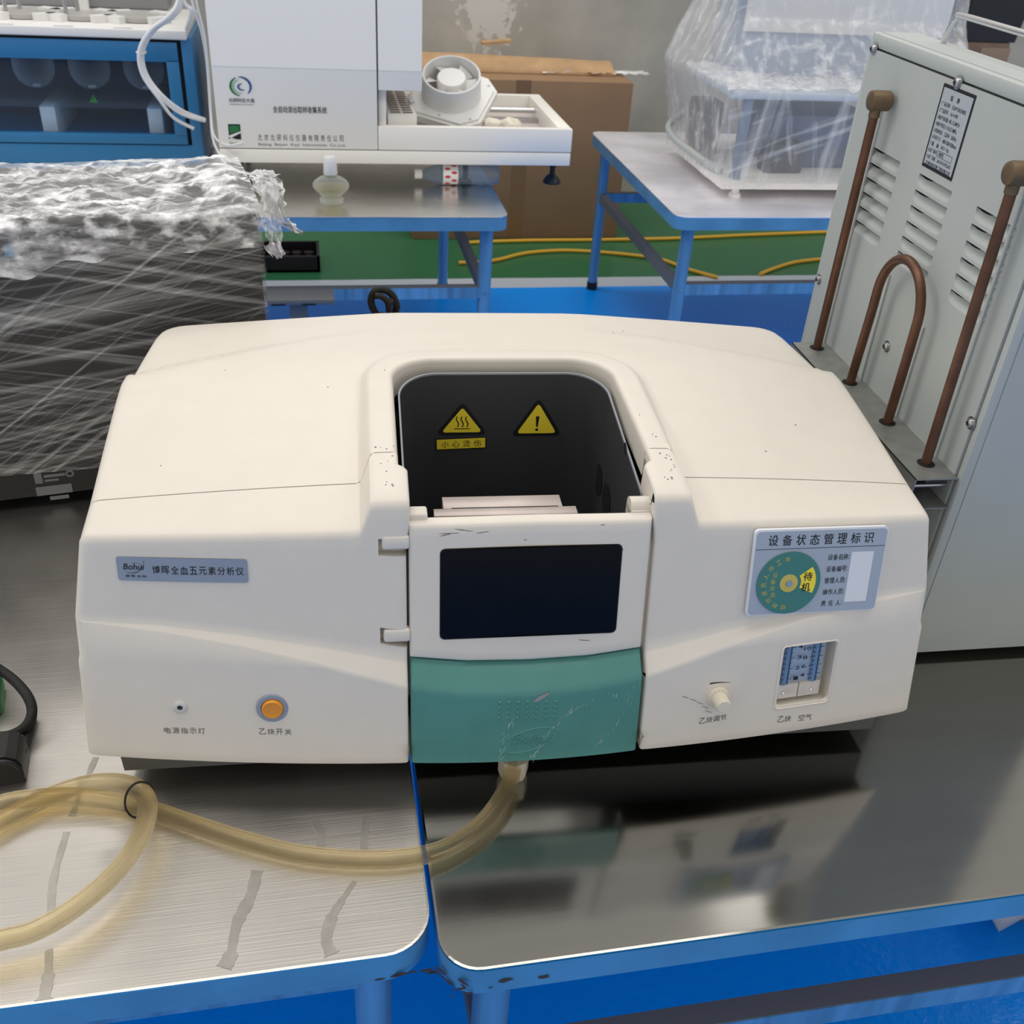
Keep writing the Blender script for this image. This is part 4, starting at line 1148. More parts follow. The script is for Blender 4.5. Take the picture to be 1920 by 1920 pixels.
# thin upright strips beside the pipes
STRIPS = [(C(*p)[0], z_) for p, z_ in (((1516, 640), .665), ((1612, 640), .47), ((1680, 740), .44), ((1769, 800), .655))]
for u, zt_ in STRIPS:
    MB().box((-.0050, u - .0045, .032), (-.0012, u + .0005, zt_), r=.001).build('pipe_strip', GREYP, AC, 30)
# folded bracket carrying the pipe feet
m_ = MB()
zt = .305
m_.box((-.060, .004, zt - .0015), (-.0008, .425, zt)); m_.box((-.060, .004, zt - .045), (-.0585, .425, zt)); m_.box((-.060, .004, zt - .046), (-.0008, .425, zt - .0445))
br = m_.build('pipe_bracket', ZINC, AC, 0)
m_ = MB()
for u in (.403, .2785, .1545, .043):
    m_.add([(X0 + .0115 * math.cos(2 * PI * k / 24), u + .0115 * math.sin(2 * PI * k / 24), zt + .0004) for k in range(24)], [tuple(range(24))])
m_.build('bracket_hole', GAPSHADE, br, 0)
m_ = MB(); m_.cyl((-.066, .022, zt - .02), (-.001, .022, zt - .02), .003, n=12); m_.cyl((-.066, .022, zt - .02), (-.060, .022, zt - .02), .006, n=6); m_.build('bracket_bolt', STEEL, br)
# lifting handle on top
hp = [(.062, .425, CHt), (.062, .418, CHt + .020), (.062, .409, CHt + .034), (.062, .395, CHt + .038), (.062, .27, CHt + .038), (.062, .12, CHt + .038), (.062, .10, CHt + .034), (.062, .092, CHt + .02), (.062, .088, CHt)]
MB().tube(spline(hp, 4), .0042, 12).build('lifting_handle', CHROME, AC)

# ------------------------------------------------------------------ clear amber hose, one loop tied to the long run
def P3(px, py, h): return Vector(onz(px, py, TZ + h))
run = [Vector(oc__) for oc__ in [IO + IEX * oc_[0] + IEY * oc_[1] + np.array([0, 0, oc_[2] + .012])]]
run += [P3(957, 1461, .022), P3(938, 1500, .018), P3(907, 1541, .0145), P3(860, 1578, .0125), P3(800, 1602, .0125), P3(700, 1612, .0125), P3(570, 1603, .0125), P3(460, 1577, .0125), P3(360, 1545, .0125), P3(290, 1521, .0125), P3(220, 1502, .0135), P3(140, 1494, .015), P3(60, 1497, .017), P3(-10, 1511, .02), P3(-140, 1560, .02), P3(-250, 1680, .02), P3(-220, 1790, .02), P3(-100, 1795, .024), P3(0, 1763, .028), P3(60, 1747, .03), P3(125, 1712, .032), P3(190, 1662, .034), P3(240, 1607, .036), P3(268, 1555, .038), P3(277, 1510, .038), P3(262, 1481, .036), P3(225, 1468, .030), P3(175, 1468, .022), P3(115, 1484, .014), P3(50, 1514, .0125), P3(0, 1540, .0125), P3(-80, 1590, .0125)]
HO = thing('plastic_hose', 'clear amber hose running from under the analyzer into a loop on the table', 'hose', P3(500, 1600, 0))
base_h = Vector(P3(500, 1600, 0))
path = [p - base_h for p in spline(run, 8)]
MB().tube(path, .0105, 18).build('hose_wall', HOSE, HO, 60)
MB().tube(path, .0066, 14).build('hose_bore', HOSEIN, HO, 60)
tc_ = P3(262, 1500, .026) - base_h
m_ = MB(); tp = [tc_ + Vector((.0165 * math.cos(t) * .9, .006 * math.cos(t) + .004 * math.sin(t), .024 * math.sin(t))) for t in np.linspace(0, 2 * PI, 28)[:-1]]
m_.tube(tp, .0013, 6, closed=True); m_.build('cable_tie', RUBBER, HO)

# ------------------------------------------------------------------ black plug, its cable and pale box at the left edge
m_ = MB()
pb0 = P3(-20, 1478, 0)
PGt = thing('power_plug', 'bulky black power plug lying by the amber hose at table left', 'plug', pb0, math.radians(6))
prof = [(-.10, .0), (.036, .0), (.040, .004), (.040, .030), (.036, .040), (.026, .046), (.012, .046), (0, .040), (-.006, .034), (-.10, .034)]
n = len(prof)
m_.add([(x, 0, z) for x, z in prof] + [(x, .042, z) for x, z in prof], [tuple(range(n)), tuple(range(2 * n - 1, n - 1, -1))] + [((i + 1) % n, i, n + i, n + (i + 1) % n) for i in range(n)])
m_.build('plug_body', BLACK, PGt, 30)
m_ = MB(); m_.tube([(.030 + .0, .0 - .0005, .036 - .014 + .016 * math.sin(t)) if False else (.018 + .019 * math.cos(t), -.0015, .024 + .017 * math.sin(t)) for t in np.linspace(0, PI, 14)], .003, 8); m_.build('grip_rib', BLACK, PGt)
kb = thing('power_cable', 'black cable looping on the table left of the analyzer', 'cable', P3(30, 1330, 0))
b0 = P3(30, 1330, 0)
cp_ = [P3(-120, 1200, .03), P3(-50, 1228, .035), P3(0, 1256, .04), P3(30, 1279, .04), P3(52, 1306, .038), P3(60, 1332, .03), P3(52, 1357, .022), P3(30, 1374, .015), P3(0, 1381, .009), P3(-60, 1378, .0065)]
MB().tube([p - b0 for p in spline(cp_, 8)], .0062, 12).build('cable_loop', RUBBER, kb)
cp_ = [P3(62, 1332, .012), P3(60, 1350, .010), P3(53, 1375, .0085), P3(46, 1395, .012), P3(40, 1412, .02)]
MB().tube([p - b0 for p in spline(cp_, 8)], .0052, 12).build('cable_lead', RUBBER, kb)
bx = P3(-40, 1330, 0)
gb = thing('adapter_box', 'pale green and white box cut by the left picture edge', 'box', bx, math.radians(10))
MB().box((-.05, -.02, .0), (.030, .035, .024), r=.006, seg=3).build('box_base', GREEN, gb)
MB().box((-.05, -.019, .021), (.029, .034, .058), r=.008, seg=3).build('box_lid', WHITE, gb)

# ------------------------------------------------------------------ film-wrapped black cabinet on the left table
BW = Vector((-.082, 1.535, TZ)); BZ = math.radians(9)
BB = thing('black_cabinet', 'large black equipment cabinet wrapped in shiny stretch film, behind the analyzer', 'cabinet', BW, BZ)
bw, bdp, bh = .95, .30, .462
MATBLK = mat('black_cabinet_paint', srgb(38, 36, 35), .55, var=.08, vscale=6)
MB().box((-bw, 0, .02), (0, bdp, bh), r=.004).build('cabinet_body', MATBLK, BB, 30)
for fx in (-bw + .05, -.05):
    for fy in (.04, bdp - .04): MB().cyl((fx, fy, 0), (fx, fy, .021), .016, n=16).build('foot', RUBBER, BB)
NX, NZ = 130, 60
def wr(x, z, s=0):   # wrinkle depth of the wrapped film
    a = noise.noise((x * 3 + z * 14, z * 46 - x * 6, s)) * .0022
    b = noise.noise((x * 5 - z * 20, z * 70 + x * 24, s + 5)) * .0014
    return a + b
m_ = MB()
def front(i, k):
    x = -bw - .004 + (bw + .008) * i / (NX - 1); z = .075 + .0 * x + (bh - .075 + .002) * k / (NZ - 1)
    if k == 0: z += .006 * math.sin(x * 9) + .010 * math.sin(x * 3.1)
    return (x, -.0045 - abs(wr(x, z)) * 1.2, z)
m_.grid(front, NX, NZ)
m_.grid(lambda i, k: (.0045 + abs(wr(i * .02, .075 + .387 * k / 40, 9)) * 1.6, -.004 + (bdp + .008) * i / 20, .075 + .389 * k / 40), 21, 41)
m_.build('wrapping_film', FILM, BB, 180)
m_ = MB()
def lump(x, y): return .014 * abs(noise.noise((x * 9, y * 13, 2))) + .010 * abs(noise.noise((x * 26, y * 34, 4))) + .006 * abs(noise.noise((x * 70, y * 70, 7)))
def topw(i, k):
    x = -bw - .006 + (bw + .012) * i / 200
    e = min((200 - i) / 6, 1)
    if k < 16:          # the part folded over the front edge, with a ragged hem
        hem = .050 + .030 * noise.noise((x * 5, 0, 11)) + .012 * noise.noise((x * 23, 0, 4)) + .03 * sm((-.24 - x) / .12)
        t = k / 16; z = -hem * (1 - t)
        return (x, -.008 - (.010 * abs(noise.noise((x * 22, z * 40, 5))) + .006 * abs(noise.noise((x * 60, z * 60, 8)))) * (.3 + .7 * t), bh + .004 + z + .0)
    y = -.006 + (bdp + .012) * (k - 16) / 50
    f = min((66 - k) / 6, 1); z = .006 + lump(x, y) * max(.3, min(e, f)) + .016 * math.exp(-((x + .025) / .04) ** 2) * math.sin(PI * min(1, max(0, y / bdp)))
    return (x, y, bh + z)
m_.grid(topw, 201, 67); m_.build('crumpled_top_film', FILMTOP, BB, 180)
# loose tail of film hanging at the right corner
m_ = MB()
def tail(pts, w, seed, n=26):
    q = spline(pts, n); 
    def fn(i, k):
        p = q[i]; t = k / 9 - .5; ww = w * (1 - .45 * (i / (len(q) - 1)) ** 1.5) * (1 + .35 * noise.noise((i * .13, seed, 0)))
        return (p.x + ww * t + .008 * noise.noise((i * .10, k * .9, seed)), p.y + .022 * noise.noise((i * .05, k * 1.25, seed + 3)) + .006 * noise.noise((i * .22, k * 1.3, seed + 6)) - .01, p.z + .006 * noise.noise((i * .12, k * 1.1, seed + 8)))
    m_.grid(fn, len(q), 10)
def bl(px, py, Y):
    p = ony(px, py, Y) - np.array(BW); c, s = math.cos(-BZ), math.sin(-BZ); return Vector((c * p[0] - s * p[1], s * p[0] + c * p[1], p[2]))
tail([bl(478, 330, 1.56), bl(500, 345, 1.54), bl(506, 400, 1.53), bl(512, 440, 1.53), bl(518, 474, 1.53)], .036, 1.7)
tail([bl(500, 330, 1.58), bl(510, 375, 1.58), bl(522, 405, 1.58), bl(540, 420, 1.58), bl(556, 432, 1.58)], .024, 5.2)
tail([bl(470, 320, 1.66), bl(496, 326, 1.63), bl(508, 360, 1.60), bl(510, 400, 1.58)], .05, 9.4)
m_.build('film_tail', TAILFILM, BB, 180)
# labels on the black front
def bbp(px, py): p = bl(px, py, 1.53); return p
m_ = MB()
p = bl(24, 449, 1.53); m_.box((p.x - .0085, -.0012, p.z - .0085), (p.x + .0085, 0, p.z + .0085)); m_.build('blue_tag', BLUETAG, BB, 0)
LBG = mat('grey_label_print', srgb(120, 122, 126), .5)
a_, b_ = bl(64, 862, 1.53), bl(147, 905, 1.53)
m_ = MB(); x0_, x1_ = a_.x, b_.x
def bar(u0, u1, v0, v1): m_.box((x0_ + (x1_ - x0_) * u0, -.0006, b_.z + (a_.z - b_.z) * v0 + .006), (x0_ + (x1_ - x0_) * u1, 0, b_.z + (a_.z - b_.z) * v1 + .006))
bar(0, .9, .12, .46); bar(.03, .22, .60, 1.0); bar(.27, .80, .80, .90); bar(.27, .62, .64, .72); bar(.3, .78, -.1, .04)
lab = m_.build('rating_label', LBG, BB, 0)
m_ = MB(); m_.lathe([(.0062, 0), (.0062, .0007), (.0036, .0007), (.0036, 0)], 24, Matrix.Translation((x0_ + (x1_ - x0_) * .92, 0, b_.z + (a_.z - b_.z) * .85 + .006)) @ Matrix.Rotation(PI / 2, 4, 'X')); m_.build('round_mark', LBG, lab, 0)

# ------------------------------------------------------------------ white sampler machine on the rear-left table
SY = 3.311
SM = thing('sampler_machine', 'white automatic sampler machine with open tray on rear table', 'machine', (0, SY, TZ))
def sx(px, py, Y=SY): p = ony(px, py, Y); return (p[0], p[2] - TZ)
zb_, zs_, zt_ = .075, .117, .192
MB().box((-.275, 0, zb_), (.850, .55, zs_), r=.004).build('base_frame', WHITE2, SM, 30)
MB().box((-.273, .004, zs_ - .001), (.849, .546, zs_ + .0035)).build('base_gap', GAPSHADE, SM, 0)
MB().box((-.274, .0, zs_ + .002), (.2155, .62, 1.05), r=.003).build('tower', WHITE2, SM, 30)
MB().box((.2195, .0, .298), (.3545, .62, 1.05), r=.003).build('side_column', WHITE2, SM, 30)
MB().box((.2160, .004, zs_ + .01), (.2190, .6, 1.04)).build('column_gap', GAPSHADE, SM, 0)
WARMW = mat('warm_white_sheet', srgb(248, 245, 239), .4)
MB().box((-.272, -.0012, .356), (.2145, .0005, 1.045)).build('upper_door_sheet', WARMW, SM, 0)
MB().box((.2205, -.0012, .356), (.3535, .0005, 1.045)).build('upper_column_sheet', WARMW, SM, 0)
m_ = MB()      # tray walls
m_.box((.217, .0, zs_ + .002), (.850, .026, zt_), r=.002); m_.box((.217, .520, zs_ + .002), (.850, .546, zt_), r=.002)
m_.box((.806, .024, zs_ + .002), (.849, .522, zt_), r=.002); m_.box((.217, .024, zs_ + .002), (.245, .522, .30), r=.002)
tray = m_.build('tray', WHITE2, SM, 30)
MB().box((.24, .02, zs_ + .003), (.81, .525, zs_ + .02)).build('tray_floor', mat('tray_floor_grey', srgb(196, 188, 182), .5), tray, 0)
MB().cyl((.34, .40, .165), (.806, .40, .165), .009, n=16).build('guide_rod', CHROME, tray)
MB().box((.56, .33, .137), (.806, .36, .15)).build('guide_rail', STEEL, tray, 0)
m_ = MB(); m_.box((.252, .055, .137), (.345, .50, .218), r=.002); rk = m_.build('tube_rack', WHITE2, SM, 30)
m_ = MB()
for r_ in range(12):
    for c_ in range(2):
        m_.box((.262 + c_ * .040, .07 + r_ * .035, .2178), (.294 + c_ * .040, .090 + r_ * .035, .2186))
m_.build('rack_hole', mat('rack_slot_brown', srgb(128, 112, 106), .6), rk, 0)
m_ = MB(); m_.box((.352, .055, .138), (.505, .085, .172)); sp_ = m_.build('drive_bellows', BLACK, tray, 0)
m_ = MB()
for k in range(30): m_.box((.354 + k * .005, .052, .150), (.3565 + k * .005, .056, .176))
m_.build('bellows_fold', STEEL, sp_, 0)
MB().cyl((.512, .06, .138), (.512, .06, .188), .008, n=14).build('drive_post', WHITE, tray)
for fx, fy in ((-.22, .07), (.51, .07), (.81, .075), (-.22, .48)):
    if fx > .6:
        MB().lathe([(0, .0), (.030, .0), (.031, .006), (.020, .022), (.009, .030), (.009, .052), (.012, .053), (.012, .076), (0, .076)], 24, None, (fx, fy, 0)).build('foot', BLACK, SM)
    else: MB().lathe([(0, .0), (.022, .0), (.022, .008), (.009, .014), (.009, .076), (0, .076)], 20, None, (fx, fy, 0)).build('foot', BLACK, SM)
# logos and lettering
ff = lambda lift: (lambda u, v: (u, -lift, v))
def ringarc(c, r0, r1, t0, t1, n=26, sq=.9):
    V = []
    for k in range(n + 1):
        t = t0 + (t1 - t0) * k / n; w = max(0.0, math.sin(PI * k / n)) ** .5
        rm, dr = (r0 + r1) / 2, (r1 - r0) / 2 * max(w, .15)
        for rr in (rm - dr, rm + dr): V.append((c[0] + rr * math.cos(t), -.0016, c[1] + rr * sq * math.sin(t)))
    return V, [(2 * k, 2 * k + 1, 2 * k + 3, 2 * k + 2) for k in range(n)]
c1 = sx(451, 162)
m_ = MB(); m_.add(*ringarc(c1, .026, .033, -.9, 1.75)); m_.add(*ringarc((c1[0] + .006, c1[1] - .001), .010, .016, 1.6, 5.2, sq=.7)); m_.build('logo_arc', NAVYINK, SM, 0)
m_ = MB(); m_.add(*ringarc(c1, .026, .033, 1.95, 4.6)); m_.build('logo_arc', GREEN, SM, 0)
m_ = MB(); m_.add(*ringarc(c1, .019, .024, 1.7, 4.9)); m_.build('logo_arc', PALEGREEN, SM, 0)
m_ = MB(); a_, b_ = sx(429, 192), sx(475, 184)
text_fit(m_, '北研科仪大昌', a_[0], a_[1] + .001, b_[0] + .002, a_[1] + .013, ff(.0016), .01)
text_fit(m_, 'Beijing Beiyan Instruments', a_[0] + .003, a_[1] - .0075, b_[0], a_[1] - .0025, ff(.0016))
a_, b_ = sx(512, 211), sx(613, 214); text_fit(m_, '全自动溶出取样收集系统', a_[0], a_[1], b_[0], a_[1] + .020, ff(.0016), .006); m_.build('lettering', INK, SM, 0)
a_, b_ = sx(484, 264), sx(648, 264); m_ = MB()
for k, ch in enumerate('北京北研科仪仪器有限责任公司'):
    w = (b_[0] - a_[0]) / 14; text_fit(m_, ch, a_[0] + k * w, a_[1] + .001, a_[0] + k * w + .013, a_[1] + .020, ff(.0006), .004)
text_fit(m_, 'Beijing  Beiyan  Keyi  Instruments  Co.,Ltd.', a_[0], a_[1] - .0165, b_[0], a_[1] - .006, ff(.0006)); m_.build('lettering', GREYINK, SM, 0)
c2 = sx(440, 248); m_ = MB(); m_.box((c2[0] - .018, -.0007, c2[1] - .021), (c2[0] + .018, 0, c2[1] + .024)); lg = m_.build('green_logo', BLACK, SM, 0)
m_ = MB(); m_.add([(c2[0] - .014, -.001, c2[1] - .004), (c2[0] + .014, -.001, c2[1] + .004), (c2[0] + .014, -.001, c2[1] + .020), (c2[0] - .014, -.001, c2[1] + .020)], [(0, 1, 2, 3)]); m_.build('logo_field', GREEN, lg, 0)
m_ = MB(); m_.add([(c2[0] - .019, -.0012, c2[1] - .020), (c2[0] + .019, -.0012, c2[1] - .001), (c2[0] + .019, -.0012, c2[1] + .004), (c2[0] - .019, -.0012, c2[1] - .010)], [(0, 1, 2, 3)])
m_.add([(c2[0] - .019, -.0012, c2[1] - .0225), (c2[0] + .01, -.0012, c2[1] - .0225), (c2[0] - .019, -.0012, c2[1] - .014)], [(0, 1, 2)]); m_.build('logo_sweep', WHITE, lg, 0)
m_ = MB(); text_fit(m_, 'BEIYAN', c2[0] - .018, c2[1] - .036, c2[0] + .022, c2[1] - .030, ff(.0006)); m_.build('lettering', GREYINK, SM, 0)

# white extractor fan lying tilted on the tray
fc = ony(846, 184, SY + .22)
FM = Matrix.Translation(Vector((fc[0], fc[1], TZ + .268))) @ Matrix.Rotation(math.radians(27), 4, 'X') @ Matrix.Rotation(math.radians(-4), 4, 'Y') @ Matrix.Rotation(math.radians(-27), 4, 'Z') @ Matrix.Scale(1.06, 4)
FA = thing('extractor_fan', 'white plastic extractor fan lying tilted on the sampler tray', 'fan', M=FM)
hw = .127
oct_ = []
for sx_, sy_ in ((1, 1), (-1, 1), (-1, -1), (1, -1)):
    c_ = [(hw * sx_, hw * .62 * sy_), (hw * .62 * sx_, hw * sy_)]
    oct_ += c_ if sx_ * sy_ > 0 else c_[::-1]
m_ = MB(); m_.prism(oct_, -.052, -.030); m_.prism([(x * .93, y * .93) for x, y in oct_], -.030, -.022)
m_.build('mounting_plate', WHITE, FA, 30)
MB().lathe([(.094, -.026), (.091, .050), (.086, .052), (.084, .050), (.084, -.024)], 56).build('duct_ring', WHITE, FA, 40)
m_ = MB(); m_.lathe([(.046, -.02), (.046, .036), (.043, .041), (0, .043)], 40); hub = m_.build('fan_hub', WHITE, FA, 40)
MB().cyl((0, 0, -.024), (0, 0, -.02), .084, n=48).build('duct_base', mat('fan_duct_shade', srgb(140, 132, 128), .6), FA, 30)  # grey colour paints the shade down inside the white duct
for k in range(6):
    t0 = k * PI / 3 + .2
    def bf(i, j, t0=t0):
        r = .044 + (.080 - .044) * i / 5; t = t0 + (-.28 + .56 * j / 5) * (1.0 + .15 * i / 5); return (r * math.cos(t), r * math.sin(t), .008 + .020 * j / 5)
    MB().grid(bf, 6, 6).build('fan_blade', WHITE, FA, 60)
for x, y in ((.1, .09), (-.1, .09), (-.1, -.09), (.1, -.09), (0, -.112)):
    MB().cyl((x * .95, y * .95, -.0225), (x * .95, y * .95, -.0215), .005, n=12).build('screw_hole', GREYP, FA, 0)

# crumpled tissue on the tray
tp_ = ony(940, 222, SY + .17)
m_ = MB()
for (cx_, cy_, r_, sd_) in ((-.035, 0, .026, 1), (-.005, .004, .017, 2), (.028, -.004, .030, 3), (.045, .01, .02, 4)):
    def bl_(i, j, cx_=cx_, cy_=cy_, r_=r_, sd_=sd_):
        a = PI * i / 12; b = 2 * PI * j / 20; d = Vector((math.sin(a) * math.cos(b), math.sin(a) * math.sin(b), math.cos(a)))
        rr = r_ * (1 + .35 * noise.noise(d * 2.4 + Vector((sd_ * 3, 0, 0))) + .2 * noise.noise(d * 5 + Vector((0, sd_ * 3, 0))))
        return (cx_ + d.x * rr * 1.2, cy_ + d.y * rr, .012 + d.z * rr * .75 + .006)
    m_.grid(bl_, 13, 21)
o_ = m_.build('crumpled_tissue', TISSUE, None, 180); o_.location = (tp_[0], SY + .15, TZ + .152)
tag(o_, 'crumpled cream tissue twisted like a knot on the sampler tray', 'tissue')

# glass spirit lamp bottle
bp_ = onz(622, 379, TZ)
GB = thing('lamp_bottle', 'small round glass spirit lamp with white cap on rear table', 'bottle', bp_)
GP = [(0, .001), (.033, .001), (.036, .004), (.036, .012), (.030, .018), (.034, .024), (.050, .040), (.056, .050), (.052, .062), (.036, .074), (.022, .080), (.019, .086), (.019, .094)]
GPs = [(p.x, p.y) for p in spline([(a, b, 0) for a, b in GP], 4)]
MB().lathe(GPs, 40).build('glass_body', GLASS, GB, 60)
MB().lathe([(0, .020), (.028, .0205), (.033, .027), (.048, .042), (.0525, .049), (0, .049)], 36).build('spirit', LIQ, GB, 60)
MB().lathe([(0, .140), (.015, .140), (.0185, .137), (.0200, .120), (.0215, .088), (.019, .085), (0, .085)], 32).build('cap', WHITE, GB, 50)

# water bottle lying under the sampler
wb = onz(850, 338, TZ)
WB = thing('water_bottle', 'clear plastic water bottle with red label lying under the sampler', 'bottle', (wb[0] + .0, SY + .045, TZ + .0335), 0)
M = Matrix.Rotation(PI / 2, 4, 'Y')
MB().lathe([(0, .145), (.025, .145), (.0325, .138), (.0325, .10), (.0305, .085), (.0325, .07), (.0325, .01), (.0305, -.01), (.0325, -.02), (.032, -.05), (.028, -.075), (.015, -.105), (.0125, -.108), (.0125, -.118)], 32, M).build('bottle_body', glassy('bluish_bottle', (0.86, 0.92, 0.97, 1), 0.25, 0.7, srgb(150, 166, 186), .12), WB, 60)
MB().lathe([(.0330, .005), (.0330, -.045)], 32, M).build('label_band', WHITE, WB, 60)
m_ = MB()
for k in range(8):
    for s_ in (0, 1):
        t = 2 * PI * (k + .5 * s_) / 8; x0_ = -.040 + .022 * s_
        m_.grid(lambda i, j: (x0_ + .020 * j / 4, .0334 * math.cos(t + .30 * (i / 6 - .5) * math.sin(PI * (j + .3) / 4.6)), .0334 * math.sin(t + .30 * (i / 6 - .5) * math.sin(PI * (j + .3) / 4.6))), 7, 5)
m_.build('label_print', RED, WB, 0)
MB().cyl((-.136, 0, 0), (-.112, 0, 0), .0155, n=24).build('cap', WHITE, WB, 40)

# ------------------------------------------------------------------ blue bath with glass vessels, rear left
BY = 3.45
def fb(px, py): p = ony(px, py, BY); return p[0], p[2]
DB = thing('dissolution_bath', 'blue framed water bath with white top plate on rear table', 'water bath', (-.34, BY, TZ))
def q(px, py): x, z = fb(px, py); return x + .34, z - TZ
xr = .004; xl = -1.0
zb0 = .014; zb1 = q(300, 272)[1]; ztop = q(300, 76)[1]
D_ = .42
MB().box((xl, 0, zb0), (xr, D_, zb1), r=.003).build('base_beam', BLUEBOX, DB, 30)
MB().box((q(352, 200)[0], 0, zb1 - .002), (xr, D_, ztop + .01), r=.003).build('corner_post', BLUEBOX, DB, 30)
MB().box((xl, .004, ztop - .005), (xr - .002, D_, ztop + .004)).build('top_gap', GAPSHADE, DB, 0)
x3, x4 = q(322, 200)[0], q(345, 200)[0]
m_ = MB(); m_.box((xl, -.004, q(300, 272)[1] + .003), (x4, .02, q(300, 252)[1]), r=.002); m_.box((xl, -.004, q(300, 116)[1]), (x4, .02, q(300, 79)[1]), r=.002); m_.box((x3, -.004, q(300, 255)[1]), (x4, .02, q(300, 112)[1]), r=.002)
m_.build('window_frame', BLUEBOX, DB, 30)
MB().box((x4, .012, zb1), (q(352, 200)[0], .02, ztop)).build('frame_gap', GAPSHADE, DB, 0)
MB().box((xl, .008, q(300, 252)[1] - .002), (x3 + .002, .012, q(300, 112)[1])).build('window_pane', PANEGLASS, DB, 0)
MB().box((xl, D_ - .02, zb1), (xr, D_, ztop)).build('back_panel', NAVY, DB, 0)
MB().box((xl, .03, zb1 - .004), (xr - .03, D_ - .03, zb1 + .004)).build('bath_floor', BLUEBOX, DB, 0)
zw = q(300, 222)[1]
MB().box((xl, .035, zw + .02), (x3 - .005, D_ - .05, zw + .03)).build('shelf_glass', PANEGLASS, DB, 0)
for px in (88, 290):
    x_ = q(px, 240)[0]
    MB().box((x_ - .024, .05, zb1 + .003), (x_ + .022, D_ - .04, zw + .02), r=.004).build('shelf_support', WHITE, DB, 30)
pt = MB(); zp0, zp1 = ztop + .004, ztop + .032
pt.box((xl, -.012, zp0), (xr - .012, D_ + .02, zp1), r=.006, seg=3); plate = pt.build('top_plate', WHITE, DB, 40)
xs_v = [q(30, 60)[0], q(140, 60)[0], q(250, 60)[0]]
for k, x_ in enumerate(xs_v):
    rs = Matrix.Translation((x_, .15, zp1))
    for (t0, t1) in ((-2.75, -2.0), (-1.1, -.35), (.3, 1.2), (1.95, 2.8)):
        V = []; n_ = 14
        for i in range(n_ + 1):
            t = t0 + (t1 - t0) * i / n_
            for r_, z_ in ((.073, 0), (.073, .020), (.108, .020), (.108, 0)): V.append((r_ * math.cos(t), r_ * .92 * math.sin(t), z_))
        F_ = [(4 * i + j, 4 * (i + 1) + j, 4 * (i + 1) + (j + 1) % 4, 4 * i + (j + 1) % 4) for i in range(n_) for j in range(4)] + [(0, 1, 2, 3), tuple(4 * n_ + j for j in (3, 2, 1, 0))]
        MB().add(V, F_, rs).build('vessel_clamp', WHITE, plate, 30)
    MB().lathe([(.072, .002), (.072, .014), (0, .016)], 40, rs @ Matrix.Diagonal((1, .92, 1, 1))).build('vessel_lid', mat('grey_lid', srgb(176, 174, 170), .4), plate, 40)
    MB().box((x_ - .055, -.008, zp1 - .0002), (x_ + .0, -.002, zp1 + .0006)).build('slot_mark', GREYP, plate, 0)
for px, py, dy in ((15, 42, .12), (38, 20, .2), (127, 42, .12), (146, 18, .2)):
    p = ony(px, py, BY + dy); x_ = p[0] + .34
    MB().cyl((x_, dy, zp1 + .002), (x_, dy, zp1 + .45), .006, n=14).build('stirring_rod', STEEL, DB)
MB().box((xl, D_ - .04, zp1), (xr - .10, D_ + .10, zp1 + .35), r=.01).build('drive_head', mat('grey_head', srgb(150, 150, 152), .5), DB, 30)
MB().box((q(100, 5)[0], D_ - .06, zp1), (q(122, 5)[0], D_ - .04, zp1 + .35)).build('white_post', WHITE, DB, 0)
p_ = q(175, 187); m_ = MB(); m_.add([(p_[0] - .013, .0075, p_[1] - .010), (p_[0] + .011, .0075, p_[1] - .010), (p_[0], .0075, p_[1] + .014)], [(0, 1, 2)])
wl = m_.build('warning_label', GREEN, DB, 0)
m_ = MB(); m_.box((p_[0] - .0025, .007, p_[1] - .001), (p_[0], .0074, p_[1] + .008)); m_.box((p_[0] - .0025, .007, p_[1] - .006), (p_[0], .0074, p_[1] - .003)); m_.build('exclamation', INK, wl, 0)
vn = ('glass vessel hanging in the blue bath, nearest the left picture edge', 'glass vessel hanging in the middle of the blue bath', 'glass vessel hanging in the blue bath beside the white tubing')
vz0 = q(300, 190)[1]
for k, x_ in enumerate(xs_v):
    xx = (q(43, 150)[0], q(152, 150)[0], q(258, 150)[0])[k]
    V = thing('glass_vessel', vn[k], 'vessel', (-.34 + xx, BY + .16, TZ + vz0), 0, 'vessels in the water bath')
    MB().lathe([(0, 0)] + [(.062 * math.sin(t), .062 * (1 - math.cos(t))) for t in np.linspace(.1, PI / 2, 12)] + [(.062, ztop - vz0 - .012), (.066, ztop - vz0 - .008)], 36).build('vessel_wall', GLASS, V, 60)
    MB().box((-.012, -.006, .004), (.012, .006, .013), r=.003).build('stir_bar', WHITE, V, 40)

